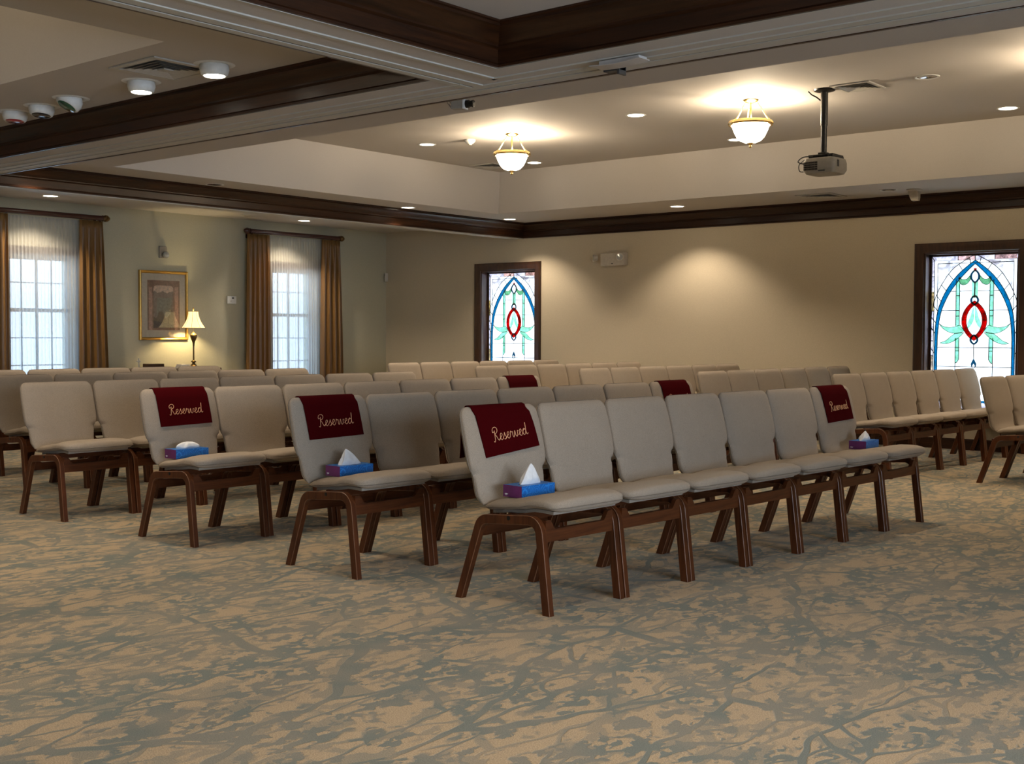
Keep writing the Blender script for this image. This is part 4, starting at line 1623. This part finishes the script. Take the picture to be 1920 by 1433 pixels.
ang = 0.30
t = thing('box_camera', 'small grey security camera with a black lens under the folding wall header', 'security camera', (-5.262, 5.785, 2.688), ang)
B().box(-0.055, 0.035, -0.028, 0.028, -0.030, 0.028).make('body', M['projector'], t, bevel=0.003)
B().box(0.024, 0.040, -0.030, 0.030, -0.032, 0.030).make('front_plate', M['white'], t, bevel=0.003)
B().lathe([(0.0, 0.040), (0.025, 0.040), (0.025, 0.062), (0.020, 0.064), (0.020, 0.082), (0.023, 0.083), (0.023, 0.094), (0.0, 0.094)], n=24, axis='x', cap=False).make('lens', M['black'], t, smooth='auto')
b = B().box(-0.045, 0.025, -0.020, 0.020, 0.028, 0.034)
b.lathe([(0.008, 0.034), (0.008, 0.0600)], (-0.005, 0, 0), 12)
b.make('mount', M['black'], t)
b = B()
for dz, dy in ((0.01, 0.012), (-0.006, -0.004), (-0.016, 0.01)):
    b.tube(catmull([(-0.055, dy, dz - 0.005), (-0.070, dy, dz), (-0.085, dy * 2, dz + 0.014), (-0.092, dy * 2, dz + 0.034)], 4), 0.0016, 6)
b.make('wires', M['darkgrey'], t)

t = thing('track_cover', 'white hinged cover plate hanging loose from the folding wall track', 'track cover', (-3.36, 4.82, H1 - 0.012))
b = B()
rings = []
for i in range(12):
    q = i / 11
    x = -0.15 + 0.30 * q
    zz = -0.012 - 0.008 * sin(pi * q)
    rings.append([(x, -0.035 - 0.01 * q, zz - .004), (x, 0.075 - 0.03 * q, zz - .004), (x, 0.075 - 0.03 * q, zz + 0.0), (x, -0.035 - 0.01 * q, zz + 0.0)])
b.loops(rings)
b.box(-0.10, 0.13, -0.02, 0.05, -0.018, 0.004)
b.make('plate', M['ceiling'], t)
b = B().box(-0.16, -0.06, 0.10, 0.15, -0.020, 0.004)
b.box(-0.075, -0.06, 0.095, 0.155, -0.040, 0.004)
b.make('hinge', M['darkgrey'], t, bevel=0.002)

# ================================================================== wall fittings
t = thing('emergency_light', 'white twin head emergency light high on the back wall', 'emergency light', (-9.075, YB, 2.115))
body = B().box(-0.19, 0.19, -0.085, -0.001, 0.0, 0.165).make('housing', M['offwhite'], t, bevel=0.008)
for x, tx in ((-0.205, -0.035), (0.125, 0.0)):
    b = B().lathe([(0.0, 0.0), (0.034, 0.0), (0.048, 0.040), (0.050, 0.052), (0.0, 0.052)], (0, 0, 0), 24, axis='y', cap=False)
    R_ = Matrix.Rotation(0.5 if x > 0 else -0.7, 3, 'Z')
    b.v = [tuple(R_ @ Vector((vx, -vy, vz)) + Vector((x + tx, -0.085, 0.105))) for vx, vy, vz in b.v]
    hd = b.make('lamp_head', M['offwhite'], t, smooth='auto')
    b = B().lathe([(0.0, 0.0), (0.040, 0.0), (0.040, 0.004), (0.0, 0.007)], (0, 0, 0), 24, axis='y', cap=False)
    b.v = [tuple(R_ @ Vector((vx, -vy - 0.050, vz)) + Vector((x + tx, -0.085, 0.105))) for vx, vy, vz in b.v]
    b.make('lens', M['clearlens'], hd, smooth='auto')
B().box(-0.012, 0.012, -0.089, -0.084, 0.02, 0.03).make('test_button', M['darkgrey'], t)

t = thing('remote_emergency_lamp', 'small clear headed emergency lamp on the left wall above the picture', 'emergency light', (XL, 9.02, 2.15))
B().box(0.001, 0.030, -0.055, 0.055, 0.02, 0.17).make('back_plate', M['projector'], t, bevel=0.006)
b = B().lathe([(0.0, 0.0), (0.022, 0.0), (0.040, 0.035), (0.046, 0.06), (0.0, 0.06)], (0.028, 0, 0.06), 20, axis='x', cap=False)
b.make('lamp_head', M['projector'], t, smooth='auto')
B().lathe([(0.0, 0.060), (0.040, 0.060), (0.036, 0.072), (0.0, 0.080)], (0.028, 0, 0.06), 20, axis='x', cap=False).make('lens', M['clearlens'], t, smooth='auto')

t = thing('thermostat', 'white wall thermostat left of the second curtained window', 'thermostat', (XL, 10.09, 1.61))
B().box(0.001, 0.026, -0.072, 0.072, 0.0, 0.105).make('housing', M['white'], t, bevel=0.004)
B().box(0.0255, 0.0275, 0.0, 0.030, 0.068, 0.088).make('display', M['darkgrey'], t)
B().box(0.0255, 0.028, -0.022, -0.010, 0.030, 0.042).make('button', M['offwhite'], t)

t = thing('corner_motion_sensor', 'small rounded motion sensor in the corner of the left and back walls', 'motion sensor', (XL + 0.045, YB - 0.045, 2.01), radians(-45))
b = B()
pl = [(-0.036, 0.03), (0.036, 0.03), (0.036, 0.13), (-0.036, 0.13)]
pl = [(0.036 * cos(a_), 0.034 + 0.034 * sin(a_)) for a_ in [pi + pi * i / 10 for i in range(11)]] + [(0.036, 0.13), (-0.036, 0.13)]
b.prism(pl, lambda x, z: (x, -0.022, z), lambda x, z: (x, 0.028, z))
b.make('housing', M['offwhite'], t, bevel=0.003)
B().box(-0.018, 0.018, -0.0235, -0.0215, 0.052, 0.056).make('window_slit', M['darkgrey'], t)

# ---- framed picture
t = thing('framed_picture', 'gilt framed picture with cream mat between the two curtained windows', 'picture', (XL, 9.030, 1.120))
w, h = 0.362, 0.890
b = B()
prof = [(0, 0.012), (0.004, 0.020), (0.012, 0.030), (0.026, 0.036), (0.036, 0.030), (0.040, 0.002)]
ring = []
for sx, sz in ((-1, -1), (1, -1), (1, 1), (-1, 1)):
    ring.append([(x, sx * (w - 0.040 + d), (h / 2 + sz * (h / 2 - 0.040 + d))) for d, x in prof])
ring.append(ring[0])
b.loops(ring, cap=False)
b.make('frame', M['gold_frame'], t, smooth='auto', angle=25)
B().box(0.002, 0.010, -w + .036, w - .036, 0.036, h - .036).make('mat_board', M['mat_board'], t)
cols = [('print_umber', (0.20, 0.115, 0.075)), ('print_column_rose', (0.34, 0.20, 0.14)), ('print_sky_peach', (0.46, 0.33, 0.24)), ('print_hills', (0.17, 0.13, 0.10)),
        ('print_lake', (0.17, 0.16, 0.12)), ('print_foreground', (0.11, 0.085, 0.055)), ('print_dark', (0.07, 0.055, 0.045))]
ms = []
for nm, c in cols:
    mm, nt, bs = new_mat(nm)
    v = coords(nt)
    nn = noise(nt, v, 26, 5, 0.7, 0.8)
    nt.links.new(ramp(nt, nn.outputs[0], [(0.3, tuple(q * 1.3 for q in c)), (0.7, tuple(q * 2.6 for q in c))]), bs.inputs['Base Color'])
    setin(bs, Roughness=0.7)
    ms.append(mm)
b = B()
y0, y1, z0, z1 = -0.238, 0.240, 0.130, 0.765
b.box(0.0100, 0.0115, y0, y1, z0, z1, 0)


def flat(poly, mi, d):
    b.prism(poly, lambda y, z: (0.0112, y, z), lambda y, z: (0.0115 + d, y, z), mi)


flat([(y0 + .02, z0), (y0 + .07, z0), (y0 + .07, z1 - .09), (y0 + .02, z1 - .09)], 1, 0.0004)
flat([(y1 - .075, z0), (y1 - .02, z0), (y1 - .02, z1 - .08), (y1 - .075, z1 - .08)], 1, 0.0004)
ap = [(-0.150, z0 + .03), (0.145, z0 + .03), (0.145, 0.655)] + [(0.145 - 0.05 * (1 - cos(a_)), 0.655 + 0.045 * sin(a_)) for a_ in [pi / 2 * i / 6 for i in range(1, 7)]]
ap += [(-0.10 - 0.05 * sin(a_), 0.655 + 0.045 * cos(a_)) for a_ in [pi / 2 * i / 6 for i in range(0, 7)]]
flat(ap, 2, 0.0006)
hill = [(-0.150, z0 + .03), (0.145, z0 + .03), (0.145, 0.625)] + [(0.145 - 0.295 * i / 16, 0.615 + 0.010 * sin(i * 0.9) + 0.006 * sin(i * 2.3)) for i in range(1, 17)]
flat(hill, 3, 0.0008)
flat([(-0.11, 0.30), (0.10, 0.30), (0.125, 0.55), (-0.10, 0.54)], 4, 0.0010)
fg = [(-0.150, z0 + .03), (0.145, z0 + .03), (0.145, 0.36)] + [(0.145 - 0.295 * i / 12, 0.33 + 0.05 * sin(i * 0.9 + 1) + 0.02 * sin(i * 2.3)) for i in range(1, 13)]
flat(fg, 5, 0.0012)
flat([(-0.150, z0 + .03), (0.145, z0 + .03), (0.145, z0 + 0.07), (-0.02, z0 + 0.10), (-0.150, z0 + .12)], 6, 0.0014)
b.make('print', ms, t)
B().box(0.0165, 0.0180, -w + .038, w - .038, 0.038, h - .038).make('picture_glass', M['glasspane'], t)

# ---- curtains
def drape(name, mat, label, cat, group, x, top, bot, ztop, zbot, folds, depth, seed, thick=0.003, hfrac=0.06):
    rnd = random.Random(seed)
    (t0, t1), (b0, b1) = top, bot
    nc, nr = folds * 10, 26
    ph = [rnd.uniform(-0.5, 0.5) for _ in range(folds + 1)]
    amp = [rnd.uniform(0.75, 1.2) for _ in range(folds + 1)]
    b = B()
    v = []
    for i in range(nr + 1):
        q = i / nr
        z = ztop - (ztop - zbot) * q
        gather = 0.55 if q < hfrac else min(1.0, 0.55 + (q - hfrac) * 4)
        s = q ** 0.8
        for j in range(nc + 1):
            u = j / nc
            k_ = min(folds, int(u * folds))
            y = (t0 + (b0 - t0) * s) * (1 - u) + (t1 + (b1 - t1) * s) * u
            sw = 0.12 * sin(2 * pi * u * folds * 0.37 + q * 2.2 + seed) * q
            an = 2 * pi * (u * folds + sw) + ph[k_] * 0
            dx = depth * gather * amp[k_] ** 0.5 * (0.8 * sin(an) + 0.22 * sin(2 * an + 1 + seed))
            dy = depth * 0.25 * gather * cos(an)
            v.append((x + dx, y + (dy if 0 < j < nc else 0), z))
    f = []
    for i in range(nr):
        for j in range(nc):
            a = i * (nc + 1) + j
            f.append((a, a + 1, a + nc + 2, a + nc + 1))
    b.add(v, f)
    zc, yc = zbot, (t0 + t1) / 2
    b.v = [(vx - x, vy - yc, vz - zc) for vx, vy, vz in b.v]
    o = b.make(name, mat, smooth=True, loc=(x, yc, zc))
    if thick:
        md = o.modifiers.new('thickness', 'SOLIDIFY')
        md.thickness = thick
    tag(o, label, cat, group)
    return o


GD, GS, GR = 'gold pleated drapes', 'sheer white window curtains', 'mahogany curtain rods'
ZR = 2.600
XD = XL + 0.125
drape('gold_drape', M['gold_silk'], 'gold pleated drape at the very left picture edge', 'curtain', GD, XD, (6.50, 6.905), (6.42, 6.91), ZR - .035, 0.015, 4, 0.042, 1)
drape('gold_drape', M['gold_silk'], 'gold pleated drape right of the left window, beside the picture', 'curtain', GD, XD, (7.795, 8.10), (7.77, 8.185), ZR - .035, 0.015, 4, 0.046, 2)
drape('gold_drape', M['gold_silk'], 'gold pleated drape left of the second window, beside the thermostat', 'curtain', GD, XD, (10.275, 10.655), (10.245, 10.675), ZR - .035, 0.015, 5, 0.042, 3)
drape('gold_drape', M['gold_silk'], 'gold pleated drape right of the second window, nearest the corner', 'curtain', GD, XD, (11.60, 11.945), (11.565, 12.01), ZR - .035, 0.015, 4, 0.046, 4)
drape('sheer_curtain', M['sheer'], 'sheer white curtain over the left window', 'curtain', GS, XL + 0.060, (6.86, 7.86), (6.86, 7.86), ZR - .04, 0.02, 22, 0.012, 5, 0, 0.04)
drape('sheer_curtain', M['sheer'], 'sheer white curtain over the second window', 'curtain', GS, XL + 0.060, (10.62, 11.66), (10.62, 11.66), ZR - .04, 0.02, 22, 0.012, 6, 0, 0.04)
for (ya, yb2, lab) in ((6.375, 8.185, 'dark mahogany curtain rod above the left window'), (10.235, 12.010, 'dark mahogany curtain rod above the second window')):
    yc = (ya + yb2) / 2
    t = thing('curtain_rod', lab, 'curtain rod', (XD, yc, ZR), 0, GR)
    hl = (yb2 - ya) / 2
    B().lathe([(0.030, -hl + 0.07), (0.030, hl - 0.07)], n=20, axis='y').make('pole', M['rod'], t, smooth='auto')
    for s in (-1, 1):
        pr = [(0.0, 0.105), (0.012, 0.100), (0.030, 0.080), (0.042, 0.055), (0.040, 0.035), (0.024, 0.020), (0.022, 0.012), (0.036, 0.006), (0.036, 0.0), (0.0, 0.0)]
        b = B().lathe(pr, (0, 0, 0), 20, axis='y', cap=False)
        b.v = [(x, s * (y + hl - 0.085), z) for x, y, z in b.v]
        b.make('finial', M['finial'] if s > 0 else M['rod'], t, smooth='auto')
    for s in (-1, 1):
        b = B().box(-XD + XL + 0.0005, 0.0, s * (hl - 0.12) - 0.010, s * (hl - 0.12) + 0.010, -0.045, -0.030)
        b.box(-XD + XL + 0.0005, -XD + XL + .012, s * (hl - 0.12) - 0.018, s * (hl - 0.12) + 0.018, -0.09, 0.03)
        b.make('bracket', M['rod'], t)

# ---- console table and what stands on it
TZ = 0.768
t = thing('console_table', 'dark wooden console table under the picture, hidden behind the chair backs', 'table', (-13.12, 8.93, 0))
B().box(-0.205, 0.205, -0.68, 0.68, TZ - 0.03, TZ).make('tabletop', M['console'], t, bevel=0.006)
B().box(-0.18, 0.18, -0.64, 0.64, TZ - 0.13, TZ - 0.03).make('apron', M['console'], t)
for sx in (-1, 1):
    for sy in (-1, 1):
        B().loops([[(sx * 0.165 + dx * r_, sy * 0.62 + dy * r_, z) for dx, dy in ((-1, -1), (1, -1), (1, 1), (-1, 1))] for z, r_ in ((0, 0.014), (0.3, 0.018), (TZ - 0.13, 0.024))]).make('leg', M['console'], t)

t = thing('table_lamp', 'lit bronze table lamp with a pleated cream bell shade beside the picture', 'lamp', (-13.08, 9.295, TZ))
t.scale = (1, 1, 1.03)
B().lathe([(0.0, 0.0), (0.075, 0.0), (0.078, 0.012), (0.060, 0.020), (0.040, 0.028), (0.036, 0.040), (0.020, 0.055), (0.018, 0.065), (0.030, 0.072), (0.032, 0.082), (0.016, 0.092), (0.011, 0.10),
           (0.010, 0.26), (0.013, 0.30), (0.020, 0.33), (0.034, 0.355), (0.044, 0.385), (0.046, 0.405), (0.036, 0.42), (0.018, 0.43), (0.014, 0.45), (0.0, 0.45)], n=28, cap=False).make('base', M['bronze'], t, smooth='auto', angle=50)
b = B()
n = 48
rings = []
for q in range(9):
    u = q / 8
    r_ = 0.145 - 0.085 * (1 - (1 - u) ** 1.9)
    z = 0.497 + 0.205 * u
    rings.append([(r_ * (1 + 0.02 * cos(8 * 2 * pi * j / n)) * cos(2 * pi * j / n), r_ * (1 + 0.02 * cos(8 * 2 * pi * j / n)) * sin(2 * pi * j / n), z) for j in range(n)])
b.loops(rings, cap=False)
sh = b.make('lamp_shade', M['shade'], t, smooth=True)
b = B()
for k_ in range(8):
    j = k_ * 6
    b.tube([tuple(Vector(r[j]) * 1.0 + Vector((r[j][0] * 0.008, r[j][1] * 0.008, 0))) for r in rings], 0.0018, 5)
b.tube([(r[0] * 1.01, r[1] * 1.01, r[2]) for r in rings[0]], 0.003, 5, closed=True)
b.tube([(r[0] * 1.01, r[1] * 1.01, r[2]) for r in rings[-1]], 0.003, 5, closed=True)
b.make('shade_trim', M['brass'], sh)
B().lathe([(0.004, 0.45), (0.004, 0.72), (0.010, 0.728), (0.006, 0.738), (0.008, 0.746), (0.0, 0.757)], n=12).make('finial', M['brass'], t, smooth='auto')
light('bulb_glow', 'POINT', (0, 0, 0.585), P_LAMP, (1.0, 0.78, 0.42), t, shadow_soft_size=0.03)

tag(B().box(-0.06, 0.06, -0.115, 0.115, 0, 0.062).make('wooden_box', M['console'], loc=(-13.08, 8.70, TZ), bevel=0.003), 'low dark wooden box on the console table left of the lamp', 'box')
t = thing('cross_ornament', 'small pale standing cross on the console table under the picture corner', 'ornament', (-13.08, 8.49, TZ))
B().box(-0.018, 0.018, -0.026, 0.026, 0, 0.012).make('base', M['offwhite'], t)
b = B().box(-0.006, 0.006, -0.007, 0.007, 0.012, 0.130)
b.box(-0.006, 0.006, -0.028, 0.028, 0.088, 0.101)
b.make('cross', M['white'], t, bevel=0.002)
b = B()
for k_, r_ in ((0, 0.06), (1, 0.055), (2, 0.05)):
    b.box(-r_, r_, -r_ * 1.3, r_ * 1.3, 0.016 * k_, 0.016 * k_ + 0.0155)
tag(b.make('paper_stack', M['white'], loc=(-13.06, 9.12, TZ), bevel=0.001), 'short stack of white papers on the console table beside the lamp', 'papers')
